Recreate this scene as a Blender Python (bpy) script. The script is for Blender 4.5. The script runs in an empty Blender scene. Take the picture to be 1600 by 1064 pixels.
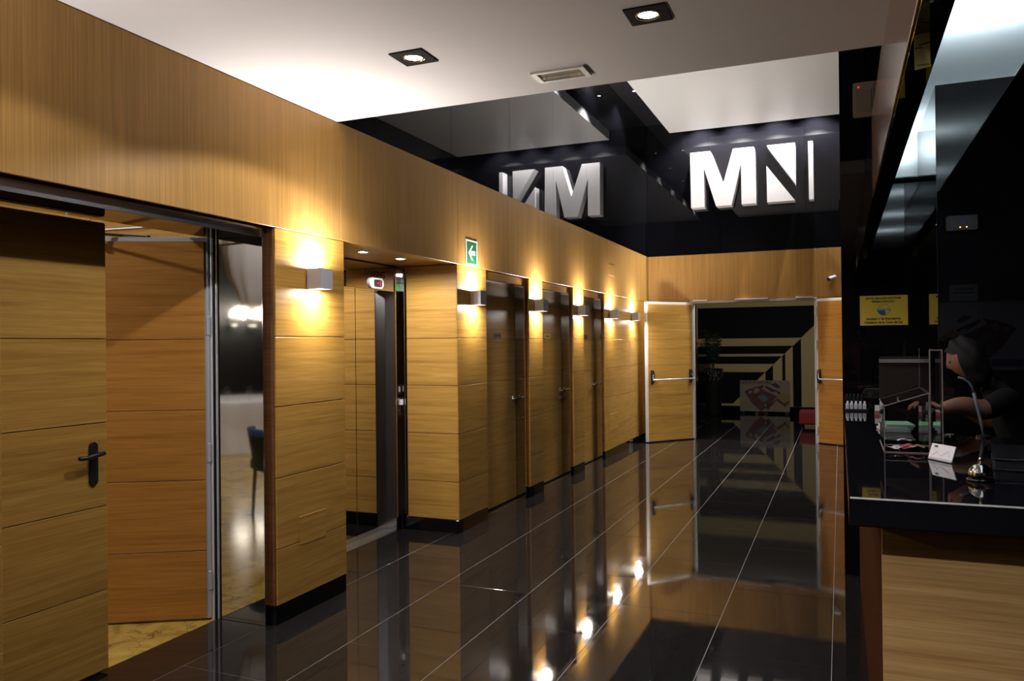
import bpy, bmesh, math, random
from mathutils import Vector, Matrix, Quaternion
random.seed(7)
SC = bpy.context.scene
COL = SC.collection
PI = math.pi

# ------------------------------------------------------------------ camera
cam_d = bpy.data.cameras.new('camera'); cam = bpy.data.objects.new('camera', cam_d)
COL.objects.link(cam); SC.camera = cam
cam_d.sensor_fit = 'HORIZONTAL'; cam_d.sensor_width = 36.0
cam_d.lens = 1232.8 / 1600 * 36.0
cam_d.clip_start = 0.02; cam_d.clip_end = 100
YAW, PITCH, ROLL = 0.39403, 0.00484, -0.01044
_f = Vector((-math.sin(YAW)*math.cos(PITCH), math.cos(YAW)*math.cos(PITCH), math.sin(PITCH)))
_r = Vector((math.cos(YAW), math.sin(YAW), 0)); _u = _r.cross(_f)
_r2 = math.cos(ROLL)*_r + math.sin(ROLL)*_u; _u2 = -math.sin(ROLL)*_r + math.cos(ROLL)*_u
cam.matrix_world = Matrix(((_r2.x, _u2.x, -_f.x, 0), (_r2.y, _u2.y, -_f.y, 0), (_r2.z, _u2.z, -_f.z, 1.5), (0, 0, 0, 1)))

# ------------------------------------------------------------------ world, colour management
w = bpy.data.worlds.new('world'); SC.world = w; w.use_nodes = True
w.node_tree.nodes['Background'].inputs['Color'].default_value = (0.9, 0.85, 0.8, 1)
w.node_tree.nodes['Background'].inputs['Strength'].default_value = 0.0
vs = SC.view_settings
vs.view_transform = 'Standard'; vs.look = 'None'; vs.gamma = 1.0; vs.use_curve_mapping = False
vs.exposure = 0.0
cy = SC.cycles
cy.max_bounces = 10; cy.glossy_bounces = 6; cy.diffuse_bounces = 5; cy.transmission_bounces = 8; cy.transparent_max_bounces = 8
cy.sample_clamp_indirect = 4.0; cy.sample_clamp_direct = 0.0
cy.caustics_reflective = False; cy.caustics_refractive = False

# light levels (watts)
P_DOWN, P_SC_UP, P_SC_DN, P_LIFT, P_LETTER, P_COVE, P_TUBE, P_ROOM, P_HALL = 66, 24.0, 12.0, 52, 260, 95, 5.6, 85, 70
C_WARM = (0.98, 0.91, 0.84); C_DOWN = (0.97, 0.96, 1.0); C_COOL = (0.80, 0.94, 1.0); C_WHITE = (1, 0.97, 0.95)

# ------------------------------------------------------------------ materials
def new_mat(name):
    m = bpy.data.materials.new(name); m.use_nodes = True
    nt = m.node_tree; return m, nt, nt.nodes['Principled BSDF']
def simple(name, col, rough=0.5, metal=0.0, emit=None, estr=0.0, spec=0.5, coat=0.0, trans=0.0, ior=1.5, noise=0.0, nscale=40.0):
    m, nt, b = new_mat(name)
    b.inputs['Base Color'].default_value = (*col, 1); b.inputs['Roughness'].default_value = rough
    b.inputs['Metallic'].default_value = metal; b.inputs['Specular IOR Level'].default_value = spec
    b.inputs['Coat Weight'].default_value = coat; b.inputs['Coat Roughness'].default_value = 0.03
    b.inputs['Transmission Weight'].default_value = trans; b.inputs['IOR'].default_value = ior
    if emit:
        b.inputs['Emission Color'].default_value = (*emit, 1); b.inputs['Emission Strength'].default_value = estr
    if noise:
        tc = nt.nodes.new('ShaderNodeTexCoord'); n = nt.nodes.new('ShaderNodeTexNoise')
        n.inputs['Scale'].default_value = nscale; n.inputs['Detail'].default_value = 4
        nt.links.new(tc.outputs['Object'], n.inputs['Vector'])
        mx = nt.nodes.new('ShaderNodeMix'); mx.data_type = 'RGBA'
        mx.inputs['A'].default_value = (*[c*(1-noise) for c in col], 1); mx.inputs['B'].default_value = (*[min(1, c*(1+noise)) for c in col], 1)
        nt.links.new(n.outputs['Fac'], mx.inputs['Factor']); nt.links.new(mx.outputs['Result'], b.inputs['Base Color'])
    return m
def wood(name, vertical, dark, mid, light, rough=0.38):
    m, nt, b = new_mat(name); N = nt.nodes; L = nt.links
    tc = N.new('ShaderNodeTexCoord'); oi = N.new('ShaderNodeObjectInfo')
    mul = N.new('ShaderNodeVectorMath'); mul.operation = 'SCALE'; mul.inputs[0].default_value = (17.3, 11.1, 23.7)
    L.new(oi.outputs['Random'], mul.inputs['Scale'])
    add = N.new('ShaderNodeVectorMath'); add.operation = 'ADD'
    L.new(tc.outputs['Object'], add.inputs[0]); L.new(mul.outputs['Vector'], add.inputs[1])
    def noise(sc, detail, dist):
        mp = N.new('ShaderNodeMapping'); mp.inputs['Scale'].default_value = sc
        L.new(add.outputs['Vector'], mp.inputs['Vector'])
        n = N.new('ShaderNodeTexNoise'); n.inputs['Scale'].default_value = 1.0; n.inputs['Detail'].default_value = detail
        n.inputs['Distortion'].default_value = dist; n.inputs['Roughness'].default_value = 0.6
        L.new(mp.outputs['Vector'], n.inputs['Vector']); return n
    if vertical:
        a = noise((14, 14, 0.35), 3, 0.2); f = noise((150, 150, 2.0), 2, 0.0)
    else:
        a = noise((0.8, 0.8, 24), 6, 1.1); f = noise((4, 4, 210), 3, 0.15)
    r = N.new('ShaderNodeValToRGB'); e = r.color_ramp.elements
    e[0].position = 0.28; e[0].color = (*dark, 1); e[1].position = 0.74; e[1].color = (*light, 1)
    x = e.new(0.5); x.color = (*mid, 1)
    L.new(a.outputs['Fac'], r.inputs['Fac'])
    mr = N.new('ShaderNodeMapRange'); mr.inputs['From Min'].default_value = 0.3; mr.inputs['From Max'].default_value = 0.7
    mr.inputs['To Min'].default_value = 0.80; mr.inputs['To Max'].default_value = 1.12
    L.new(f.outputs['Fac'], mr.inputs['Value'])
    mx = N.new('ShaderNodeVectorMath'); mx.operation = 'SCALE'
    L.new(r.outputs['Color'], mx.inputs[0]); L.new(mr.outputs['Result'], mx.inputs['Scale'])
    L.new(mx.outputs['Vector'], b.inputs['Base Color'])
    b.inputs['Roughness'].default_value = rough; b.inputs['Specular IOR Level'].default_value = 0.22
    bp = N.new('ShaderNodeBump'); bp.inputs['Strength'].default_value = 0.06; bp.inputs['Distance'].default_value = 0.001
    L.new(f.outputs['Fac'], bp.inputs['Height']); L.new(bp.outputs['Normal'], b.inputs['Normal'])
    return m
OAK = wood('oak_horizontal', False, (0.315, 0.156, 0.029), (0.42, 0.225, 0.046), (0.50, 0.282, 0.068))
OAKV = wood('oak_vertical', True, (0.375, 0.200, 0.053), (0.42, 0.230, 0.064), (0.455, 0.252, 0.073))
OAKR = wood('oak_red', False, (0.32, 0.130, 0.022), (0.43, 0.186, 0.034), (0.49, 0.225, 0.048))
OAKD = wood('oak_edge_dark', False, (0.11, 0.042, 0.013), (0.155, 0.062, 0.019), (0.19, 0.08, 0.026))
OAKG = wood('oak_desk', False, (0.30, 0.165, 0.055), (0.38, 0.225, 0.082), (0.44, 0.27, 0.105))
STEEL = simple('polished_steel', (0.60, 0.58, 0.56), 0.035, 1.0)
STEELD = simple('satin_steel', (0.45, 0.44, 0.44), 0.22, 1.0)
CHROME = simple('chrome', (0.8, 0.8, 0.8), 0.06, 1.0)
ALU = simple('aluminium', (0.62, 0.62, 0.60), 0.35, 1.0)
DOORMETAL = simple('grey_painted_metal', (0.46, 0.47, 0.48), 0.35)
CREAMMETAL = simple('white_painted_metal', (0.72, 0.71, 0.68), 0.35)
SCGREY = simple('sconce_grey', (0.36, 0.345, 0.36), 0.5)
BLACKP = simple('black_plastic', (0.012, 0.012, 0.013), 0.35)
BLACKG = simple('black_gloss_panel', (0.0035, 0.0035, 0.005), 0.012, spec=0.62)
BLACKM = simple('black_matt', (0.006, 0.006, 0.008), 0.5)
DARKGAP = simple('dark_gap', (0.010, 0.008, 0.007), 0.7)
WHITEP = simple('white_plaster', (0.78, 0.765, 0.785), 0.75, noise=0.015, nscale=3)
WHITEC = simple('white_lacquer', (0.82, 0.82, 0.82), 0.4)
GROUT = simple('grey_grout', (0.33, 0.31, 0.29), 0.7)
def granite():
    m, nt, b = new_mat('black_granite'); N = nt.nodes; L = nt.links
    tc = N.new('ShaderNodeTexCoord'); oi = N.new('ShaderNodeObjectInfo')
    n = N.new('ShaderNodeTexNoise'); n.inputs['Scale'].default_value = 260; n.inputs['Detail'].default_value = 3
    L.new(tc.outputs['Object'], n.inputs['Vector'])
    r = N.new('ShaderNodeValToRGB'); e = r.color_ramp.elements
    e[0].position = 0.45; e[0].color = (0.005, 0.0045, 0.0045, 1); e[1].position = 0.8; e[1].color = (0.045, 0.04, 0.038, 1)
    L.new(n.outputs['Fac'], r.inputs['Fac']); L.new(r.outputs['Color'], b.inputs['Base Color'])
    n2 = N.new('ShaderNodeTexNoise'); n2.inputs['Scale'].default_value = 7; n2.inputs['Detail'].default_value = 5
    L.new(tc.outputs['Object'], n2.inputs['Vector'])
    mr = N.new('ShaderNodeMapRange'); mr.inputs['From Min'].default_value = 0.35; mr.inputs['From Max'].default_value = 0.75
    mr.inputs['To Min'].default_value = 0.025; mr.inputs['To Max'].default_value = 0.075
    L.new(n2.outputs['Fac'], mr.inputs['Value']); L.new(mr.outputs['Result'], b.inputs['Roughness'])
    b.inputs['IOR'].default_value = 1.6; b.inputs['Specular IOR Level'].default_value = 0.62
    return m
GRANITE = granite()
def marble():
    m, nt, b = new_mat('yellow_marble'); N = nt.nodes; L = nt.links
    tc = N.new('ShaderNodeTexCoord')
    n = N.new('ShaderNodeTexNoise'); n.inputs['Scale'].default_value = 3.2; n.inputs['Detail'].default_value = 8; n.inputs['Distortion'].default_value = 1.6
    L.new(tc.outputs['Object'], n.inputs['Vector'])
    r = N.new('ShaderNodeValToRGB'); e = r.color_ramp.elements
    e[0].position = 0.30; e[0].color = (0.22, 0.13, 0.028, 1); e[1].position = 0.7; e[1].color = (0.60, 0.40, 0.10, 1)
    x = e.new(0.46); x.color = (0.46, 0.29, 0.06, 1)
    L.new(n.outputs['Fac'], r.inputs['Fac'])
    v = N.new('ShaderNodeTexVoronoi'); v.feature = 'DISTANCE_TO_EDGE'; v.inputs['Scale'].default_value = 4.5
    ad = N.new('ShaderNodeVectorMath'); ad.operation = 'ADD'
    sc = N.new('ShaderNodeVectorMath'); sc.operation = 'SCALE'; sc.inputs['Scale'].default_value = 0.35
    L.new(n.outputs['Color'], sc.inputs[0]); L.new(tc.outputs['Object'], ad.inputs[0]); L.new(sc.outputs['Vector'], ad.inputs[1]); L.new(ad.outputs['Vector'], v.inputs['Vector'])
    mr = N.new('ShaderNodeMapRange'); mr.inputs['From Max'].default_value = 0.02; mr.inputs['To Min'].default_value = 0.45
    L.new(v.outputs['Distance'], mr.inputs['Value'])
    mx = N.new('ShaderNodeVectorMath'); mx.operation = 'SCALE'
    L.new(r.outputs['Color'], mx.inputs[0]); L.new(mr.outputs['Result'], mx.inputs['Scale']); L.new(mx.outputs['Vector'], b.inputs['Base Color'])
    b.inputs['Roughness'].default_value = 0.12; return m
MARBLE = marble()
def glow(name, col, s): return simple(name, (0.8, 0.8, 0.8), 0.4, emit=col, estr=s)
GLOW_WARM = glow('lamp_warm', (1.0, 0.87, 0.66), 22); GLOW_DOWN = glow('lamp_halogen', (1, 0.96, 0.9), 30); GLOW_COOL = glow('tube_cool', C_COOL, 9)
GLOW_STAR = glow('lamp_small', (1, 0.98, 0.95), 14); GLOW_RED = simple('led_red', (0.1, 0.0, 0.0), 0.4, emit=(1, 0.02, 0.02), estr=2.2); GLOW_AMBER = glow('led_amber', (1, 0.35, 0.08), 3)
def acrylic(name, tint, alpha):
    m, nt, b = new_mat(name); N = nt.nodes; L = nt.links
    tr = N.new('ShaderNodeBsdfTransparent'); tr.inputs['Color'].default_value = (*tint, 1)
    gl = N.new('ShaderNodeBsdfGlossy'); gl.inputs['Roughness'].default_value = 0.02; gl.inputs['Color'].default_value = (0.9, 0.9, 0.9, 1)
    fr = N.new('ShaderNodeFresnel'); fr.inputs['IOR'].default_value = 1.49
    ma = N.new('ShaderNodeMath'); ma.operation = 'ADD'; ma.inputs[1].default_value = alpha
    L.new(fr.outputs['Fac'], ma.inputs[0])
    ge = N.new('ShaderNodeNewGeometry'); sb = N.new('ShaderNodeMath'); sb.operation = 'SUBTRACT'; sb.inputs[0].default_value = 1.0
    L.new(ge.outputs['Backfacing'], sb.inputs[1]); mu = N.new('ShaderNodeMath'); mu.operation = 'MULTIPLY'
    L.new(ma.outputs['Value'], mu.inputs[0]); L.new(sb.outputs['Value'], mu.inputs[1])
    mx = N.new('ShaderNodeMixShader'); L.new(mu.outputs['Value'], mx.inputs['Fac']); L.new(tr.outputs['BSDF'], mx.inputs[1]); L.new(gl.outputs['BSDF'], mx.inputs[2])
    L.new(mx.outputs['Shader'], N['Material Output'].inputs['Surface']); return m
ACRYLIC = acrylic('clear_acrylic', (0.90, 0.90, 0.90), 0.02)
ACRYEDGE = simple('acrylic_edge', (0.42, 0.36, 0.34), 0.2)
GLASS = acrylic('clear_glass', (0.95, 0.96, 0.97), 0.03)

# ------------------------------------------------------------------ builders
def link(o, parent=None):
    COL.objects.link(o)
    if parent is not None: o.parent = parent
    return o
def tag(o, label=None, cat=None, group=None, kind=None):
    if label: o['label'] = label
    if cat: o['category'] = cat
    if group: o['group'] = group
    if kind: o['kind'] = kind
    return o
def thing(name, label, cat, loc=(0, 0, 0), rz=0.0, group=None, kind=None):
    o = bpy.data.objects.new(name, None); o.empty_display_size = 0.1; link(o)
    o.location = loc; o.rotation_euler = (0, 0, rz)
    return tag(o, label, cat, group, kind)
_cache = {}
def box_mesh(dx, dy, dz, bev, mat):
    k = (round(dx, 4), round(dy, 4), round(dz, 4), round(bev, 4), mat.name)
    if k in _cache: return _cache[k]
    bm = bmesh.new(); bmesh.ops.create_cube(bm, size=1.0)
    for v in bm.verts: v.co = Vector((v.co.x*dx, v.co.y*dy, v.co.z*dz))
    if bev > 0: bmesh.ops.bevel(bm, geom=bm.edges[:], offset=min(bev, 0.45*min(dx, dy, dz)), segments=1, affect='EDGES', profile=0.5)
    me = bpy.data.meshes.new('box'); bm.to_mesh(me); bm.free(); me.materials.append(mat); _cache[k] = me
    return me
def box(name, x0, x1, y0, y1, z0, z1, mat, parent=None, bev=0.0015, label=None, cat=None, group=None, kind=None):
    """box given in world metres (or in the parent's frame when the parent is rotated: pass local numbers)"""
    o = bpy.data.objects.new(name, box_mesh(abs(x1-x0), abs(y1-y0), abs(z1-z0), bev, mat)); link(o, parent)
    c = Vector(((x0+x1)/2, (y0+y1)/2, (z0+z1)/2))
    if parent is not None:
        q = parent
        while q is not None:
            c = c - Vector(q.location) if not q.get('_local') else c
            q = q.parent
    o.location = c
    return tag(o, label, cat, group, kind)
def mesh_obj(name, bm, mat, parent=None, loc=None, smooth=False, label=None, cat=None, group=None, kind=None):
    me = bpy.data.meshes.new(name); bm.normal_update(); bm.to_mesh(me); bm.free()
    for m in (mat if isinstance(mat, (list, tuple)) else [mat]): me.materials.append(m)
    if smooth:
        for p in me.polygons: p.use_smooth = True
    o = bpy.data.objects.new(name, me); link(o, parent)
    if loc is not None: o.location = loc
    return tag(o, label, cat, group, kind)
def wloc(parent):
    c = Vector((0, 0, 0)); q = parent
    while q is not None: c += Vector(q.location); q = q.parent
    return c
def lathe(bm, prof, n=24, axis='Z', off=(0, 0, 0), cap=True):
    off = Vector(off); rings = []
    for r, h in prof:
        ring = []
        for i in range(n):
            a = 2*PI*i/n; c, s = r*math.cos(a), r*math.sin(a)
            p = (c, s, h) if axis == 'Z' else ((h, c, s) if axis == 'X' else (c, h, s))
            ring.append(bm.verts.new(off + Vector(p)))
        rings.append(ring)
    for a, b in zip(rings, rings[1:]):
        for i in range(n): bm.faces.new((a[i], a[(i+1) % n], b[(i+1) % n], b[i]))
    if cap:
        try: bm.faces.new(list(reversed(rings[0])))
        except ValueError: pass
        try: bm.faces.new(rings[-1])
        except ValueError: pass
def tube(bm, pts, r, n=10, cap=True):
    pts = [Vector(p) for p in pts]; rings = []
    rr = r if isinstance(r, (list, tuple)) else [r]*len(pts)
    for i, p in enumerate(pts):
        t = (pts[min(i+1, len(pts)-1)] - pts[max(i-1, 0)]).normalized()
        up = Vector((0, 0, 1)) if abs(t.z) < 0.95 else Vector((1, 0, 0))
        a = t.cross(up).normalized(); b = a.cross(t).normalized()
        rings.append([bm.verts.new(p + rr[i]*(math.cos(2*PI*k/n)*a + math.sin(2*PI*k/n)*b)) for k in range(n)])
    for a, b in zip(rings, rings[1:]):
        for i in range(n): bm.faces.new((a[i], b[i], b[(i+1) % n], a[(i+1) % n]))
    if cap: bm.faces.new(rings[0]); bm.faces.new(list(reversed(rings[-1])))
def addbox(bm, x0, x1, y0, y1, z0, z1):
    v = [bm.verts.new((x, y, z)) for x in (x0, x1) for y in (y0, y1) for z in (z0, z1)]
    for f in ((0, 1, 3, 2), (4, 6, 7, 5), (0, 4, 5, 1), (2, 3, 7, 6), (0, 2, 6, 4), (1, 5, 7, 3)): bm.faces.new([v[i] for i in f])
def prism(bm, poly, y0, y1, plane='XZ'):
    """extrude a polygon (in XZ, YZ or XY) between y0 and y1 along the third axis"""
    def P(a, b, t): return (a, t, b) if plane == 'XZ' else ((t, a, b) if plane == 'YZ' else (a, b, t))
    A = [bm.verts.new(P(a, b, y0)) for a, b in poly]; B = [bm.verts.new(P(a, b, y1)) for a, b in poly]
    bm.faces.new(A); bm.faces.new(list(reversed(B)))
    for i in range(len(poly)): bm.faces.new((A[i], B[i], B[(i+1) % len(poly)], A[(i+1) % len(poly)]))
    bmesh.ops.recalc_face_normals(bm, faces=bm.faces[:])
def rounded(w, h, r, n=6):
    pts = []
    for cx, cy_, a0 in ((w/2-r, h/2-r, 0), (-w/2+r, h/2-r, PI/2), (-w/2+r, -h/2+r, PI), (w/2-r, -h/2+r, 1.5*PI)):
        for i in range(n+1): a = a0 + PI/2*i/n; pts.append((cx+r*math.cos(a), cy_+r*math.sin(a)))
    return pts
def text_mesh(txt, size, mat, name, parent, loc, rot, extrude=0.0004, align='CENTER', sx=1.0, bold=0.0):
    cu = bpy.data.curves.new('txt', 'FONT'); cu.body = txt; cu.size = size; cu.align_x = align; cu.align_y = 'CENTER'
    cu.extrude = extrude; cu.offset = bold; cu.resolution_u = 3
    t = bpy.data.objects.new('txt', cu); COL.objects.link(t)
    dg = bpy.context.evaluated_depsgraph_get(); me = bpy.data.meshes.new_from_object(t.evaluated_get(dg))
    bpy.data.objects.remove(t); bpy.data.curves.remove(cu)
    for v in me.vertices: v.co.x *= sx
    me.materials.clear(); me.materials.append(mat)
    o = bpy.data.objects.new(name, me); link(o, parent); o.location = loc; o.rotation_euler = rot
    return o
ROT_PX = (PI/2, 0, PI/2)      # text on a wall facing +X
ROT_NY = (PI/2, 0, 0)         # text on a wall facing -Y
def lamp(kind, loc, power, col, parent=None, size=0.1, aim=(0, 0, -1), spot=100, blend=0.3, size_y=None, name='lamp_light'):
    d = bpy.data.lights.new(name, kind); d.energy = power; d.color = col
    if kind == 'AREA':
        d.size = size
        if size_y: d.shape = 'RECTANGLE'; d.size_y = size_y
    elif kind == 'SPOT': d.spot_size = math.radians(spot); d.spot_blend = blend; d.shadow_soft_size = size
    else: d.shadow_soft_size = size
    o = bpy.data.objects.new(name, d); link(o, parent)
    o.location = Vector(loc) - (wloc(parent) if parent else Vector((0, 0, 0)))
    o.rotation_euler = Vector(aim).to_track_quat('-Z', 'Y').to_euler()
    return o
def copy_tree(o, parent=None):
    c = o.copy(); COL.objects.link(c); c.parent = parent
    for ch in list(o.children): copy_tree(ch, c)
    return c

# ================================================================== SETTING
W = -2.81            # face of the left wall
LZ = 2.145           # underside of the frieze
CZ = 2.863           # lobby ceiling
ATZ = 4.95           # black ceiling of the double-height part
YB = 12.42           # back wall
YC = 4.02            # edge of the low ceiling
ZC = [0.103, 0.405, 0.79, 1.175, 1.555, LZ]      # panel joints
G = 0.0022

# ---- floor
floor = box('floor', -3.46, 4.0, -4.0, 17.6, -0.12, -0.0015, GROUT, kind='structure', bev=0,
            label='polished black granite tile floor with thin pale joints', cat='floor')
tile_mesh = box_mesh(0.565-0.003, 1.0555-0.003, 0.02, 0.0008, GRANITE)
for k in range(9):
    x0 = -3.443 + 0.565*k; ph = 3.37 if k % 2 == 0 else 3.90
    n0 = math.floor((-3.0 - ph)/1.0555)
    for n in range(n0, n0+24):
        y0 = ph + n*1.0555
        if y0 > 17.2 or (k >= 7 and y0 > 5.5): continue
        t = bpy.data.objects.new('tile', tile_mesh); link(t, floor)
        t.location = Vector((x0+0.2825, y0+0.52775, -0.01)) - Vector(floor.location)
# ---- left wall : cores
wl = box('wall_left', -3.35, W-0.012, 1.93-5.9, 1.93, 0, ATZ, DARKGAP, kind='structure', bev=0,
         label='oak panelled left wall with recessed doorways under a vertical-grain frieze', cat='wall')
def lbox(name, *a, **k): return box(name, *a, parent=wl, **k)
lbox('backing', -3.18, W-0.012, 3.44, 4.08, 0, LZ, OAKR, bev=0)
lbox('backing', -3.42, -3.36, 4.0, 4.62, 0, LZ, DARKGAP, bev=0)
lbox('backing', -3.40, W-0.012, 5.642, 6.20, 0, LZ, OAKR, bev=0)
for a, b in ((7.20, 7.585), (8.575, 8.985), (9.875, YB)): lbox('backing', -3.1, W-0.012, a, b, 0, LZ, OAKR, bev=0)
for a, b in ((6.19, 7.20), (7.575, 8.575), (8.975, 9.875)): lbox('backing', -3.1, -3.0, a, b, 0, LZ, DARKGAP, bev=0)
lbox('backing', -3.35, W-0.012, 1.93, YB, LZ+0.012, ATZ, DARKGAP, bev=0)
# panels of the piers
PIERS = [(0.35, 1.93), (3.44, 4.08), (5.63, 6.19), (7.20, 7.58), (8.58, 8.98), (9.87, YB)]
for i, (a, b) in enumerate(PIERS):
    lbox('skirting', -2.84, W-0.004, a, b, 0, ZC[0]-0.002, BLACKG, bev=0.001)
    segs = [(a, b)] if b-a < 1.6 else [(a, 11.15), (11.15, b)]
    for (p, q) in segs:
        for z0, z1 in zip(ZC, ZC[1:]):
            lbox('panel', W-0.012, W, p+(0.001 if p > a else 0), q-(0.001 if q < b else 0), z0+G, z1-G, OAK)
    if i not in (0, 2):       # return of the pier towards the viewer
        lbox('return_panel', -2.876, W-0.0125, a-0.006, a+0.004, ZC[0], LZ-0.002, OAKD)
        lbox('skirting', -2.876, W-0.004, a-0.008, a-0.001, 0, ZC[0]-0.002, BLACKG, bev=0.001)
# access flaps in the panelling
lbox('access_flap', W-0.004, W+0.0025, 3.628, 3.872, 0.385, 0.545, OAK, bev=0.001)
lbox('access_flap', W-0.004, W+0.0025, 10.07, 10.50, 0.35, 0.56, OAK, bev=0.001)
# lift recess
SW = 5.63
for z0, z1 in zip(ZC, ZC[1:]):
    lbox('panel', -3.274, W-0.001, SW, SW+0.012, z0+G, z1-G, OAK)
    lbox('panel', -3.36, W-0.013, 4.08, 4.088, z0+G, z1-G, OAK)
lbox('skirting', -3.33, W-0.002, SW-0.004, SW+0.01, 0, ZC[0]-0.002, BLACKG, bev=0.001)
lbox('soffit_panel', -3.36, W-0.004, 4.08, SW, LZ+0.001, LZ+0.012, OAK)
lbox('corner_plate', -3.335, -3.275, SW-0.001, SW+0.01, ZC[0], LZ-0.02, STEEL)
# frieze
fj = [-3.9, 4.045, 5.645, 7.245, 8.98, 10.6, YB-0.004]
for a, b in zip(fj, fj[1:]):
    lbox('frieze_panel', W-0.012, W+0.004, a+0.0012, b-0.0012, LZ+0.001, CZ-(0.004 if b < 4.1 else 0.0), OAKV)
lbox('access_flap', W, W+0.0065, 10.1, 10.36, 2.40, 2.545, OAKV, bev=0.001)
# black gloss cladding of the double-height part
gj = [YC+0.02, 4.45, 5.55, 6.75, 7.95, 9.15, 10.35, 11.55, YB-0.004]
for a, b in zip(gj, gj[1:]):
    lbox('gloss_panel', W-0.012, W+0.002, a+0.001, b-0.001, CZ+0.003, ATZ, BLACKG, bev=0.0006)
# ---- ceilings
ceil_lobby = box('ceiling', -2.83, 0.2, -4.0, YC, CZ, CZ+0.1, WHITEP, kind='structure', bev=0,
                 label='low white plaster ceiling over the lobby with square downlights', cat='ceiling')
atc = box('ceiling_upper', -2.83, 0.33, YC, YB+0.2, ATZ, ATZ+0.1, BLACKM, kind='structure', bev=0,
          label='black ceiling of the double-height hall around the floating white panel', cat='ceiling')
fl = box('ceiling_panel', -2.34, 0.29, YC+0.14, 11.90, 4.66, 4.80, WHITEC, kind='structure', bev=0.002,
         label='floating white ceiling panel high above the corridor', cat='ceiling')
# wall over the low ceiling edge (faces the hall)
box('wall_bulkhead', -2.80, 0.2, YC-0.1, YC-0.002, CZ+0.1, ATZ, BLACKM, kind='structure', bev=0,
    label='black upstand above the edge of the low ceiling', cat='wall')
# ---- back wall with double door opening
DX0, DX1, DH = -2.115, -0.335, 2.135
wb = box('wall_back', -2.83, 0.33, YB+0.012, YB+0.2, CZ-0.02, ATZ, DARKGAP, kind='structure', bev=0,
         label='end wall with oak frieze over the double doors and black gloss panels above', cat='wall')
def bbox(name, *a, **k): return box(name, *a, parent=wb, **k)
bbox('backing', -2.83, DX0, YB+0.012, YB+0.2, 0, CZ-0.02, DARKGAP, bev=0)
bbox('backing', DX1, 0.33, YB+0.012, YB+0.2, 0, CZ-0.02, DARKGAP, bev=0)
bbox('backing', DX0, DX1, YB+0.012, YB+0.2, DH, CZ-0.02, DARKGAP, bev=0)
for a, b in ((W+0.004, -1.27), (-1.27, 0.3)): bbox('frieze_panel', a+0.001, b-0.001, YB-0.004, YB+0.012, DH+0.01, CZ, OAKV)
for z0, z1 in zip(ZC, ZC[1:]):
    bbox('panel', W+0.002, DX0-0.03, YB, YB+0.012, z0+G, z1-G, OAK)
    bbox('panel', DX1+0.03, 0.3, YB, YB+0.012, z0+G, z1-G, OAK)
bbox('skirting', W+0.002, DX0-0.03, YB-0.004, YB+0.012, 0, 0.1, BLACKG)
bbox('skirting', DX1+0.03, 0.3, YB-0.004, YB+0.012, 0, 0.1, BLACKG)
bbox('access_flap', -2.545, -2.355, YB-0.0065, YB, 2.445, 2.585, OAKV, bev=0.001)
gx = [W+0.004, -1.85, -0.45, 0.3]
for a, b in zip(gx, gx[1:]): bbox('gloss_panel', a+0.001, b-0.001, YB-0.002, YB+0.012, CZ+0.003, ATZ, BLACKG, bev=0.0006)
# ---- right side: black gloss partition, hall side wall
Y2, Y1 = 5.5, 4.45
box('wall_right', 0.30, 0.42, Y2+0.25, YB+0.2, 0, ATZ, BLACKG, kind='structure', bev=0, label='black gloss side wall of the corridor beyond the reception', cat='wall')
box('wall_partition', 0.012, 3.0, Y2, Y2+0.25, 0, ATZ, BLACKG, kind='structure', bev=0.001, label='black gloss wall behind the counter end carrying the yellow notice', cat='wall')
box('wall_reception', 0.452, 3.0, Y1, Y2-0.001, 0, 2.771, BLACKG, kind='structure', bev=0.001, label='black gloss panel wall behind the receptionist', cat='wall')
beam = box('trim_1', 0.21, 0.293, -4.0, Y2, 2.4, ATZ, BLACKG, kind='structure', bev=0.001, label='beam above the counter edge, brown outside and gloss black below', cat='beam')
box('fascia_panel', 0.2, 0.21, -4.0, YC, 2.402, CZ+0.05, simple('brown_satin', (0.23, 0.15, 0.11), 0.16), parent=beam)
box('fascia_panel', 0.2, 0.21, YC+0.001, Y2, 2.402, CZ+0.05, simple('brown_satin_far', (0.23, 0.15, 0.11), 0.16), parent=beam)
box('ceiling_service', 0.80, 4.0, -4.0, Y1-0.001, 2.766, 3.1, BLACKM, kind='structure', bev=0, label='black ceiling deeper inside the reception', cat='ceiling')
rc = box('ceiling_reception', 0.293, 0.80, -1.0, Y2-0.001, 3.12, 3.2, WHITEC, kind='structure', bev=0, label='backlit white ceiling strip over the reception desk', cat='ceiling')
for a in ((0.293, 0.299, -1.0, Y2-0.002), (0.794, 0.80, -1.0, Y2-0.002), (0.299, 0.794, Y2-0.010, Y2-0.002), (0.299, 0.794, -1.0, -0.99)): box('light_box_side', *a, 2.772, 3.119, WHITEC, parent=rc, bev=0)
def opal():
    m, nt, b = new_mat('opal_sheet'); N = nt.nodes; L = nt.links
    tl = N.new('ShaderNodeBsdfTranslucent'); tl.inputs['Color'].default_value = (0.80, 0.84, 0.86, 1)
    df = N.new('ShaderNodeBsdfDiffuse'); df.inputs['Color'].default_value = (0.75, 0.78, 0.80, 1)
    mx = N.new('ShaderNodeMixShader'); mx.inputs['Fac'].default_value = 0.35
    L.new(tl.outputs['BSDF'], mx.inputs[1]); L.new(df.outputs['BSDF'], mx.inputs[2]); L.new(mx.outputs['Shader'], N['Material Output'].inputs['Surface']); return m
OPAL = opal()
def sheet(name, pts):
    bm = bmesh.new(); bm.faces.new([bm.verts.new(Vector(p)) for p in pts]); mesh_obj(name, bm, OPAL, rc, loc=-Vector(rc.location))
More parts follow.
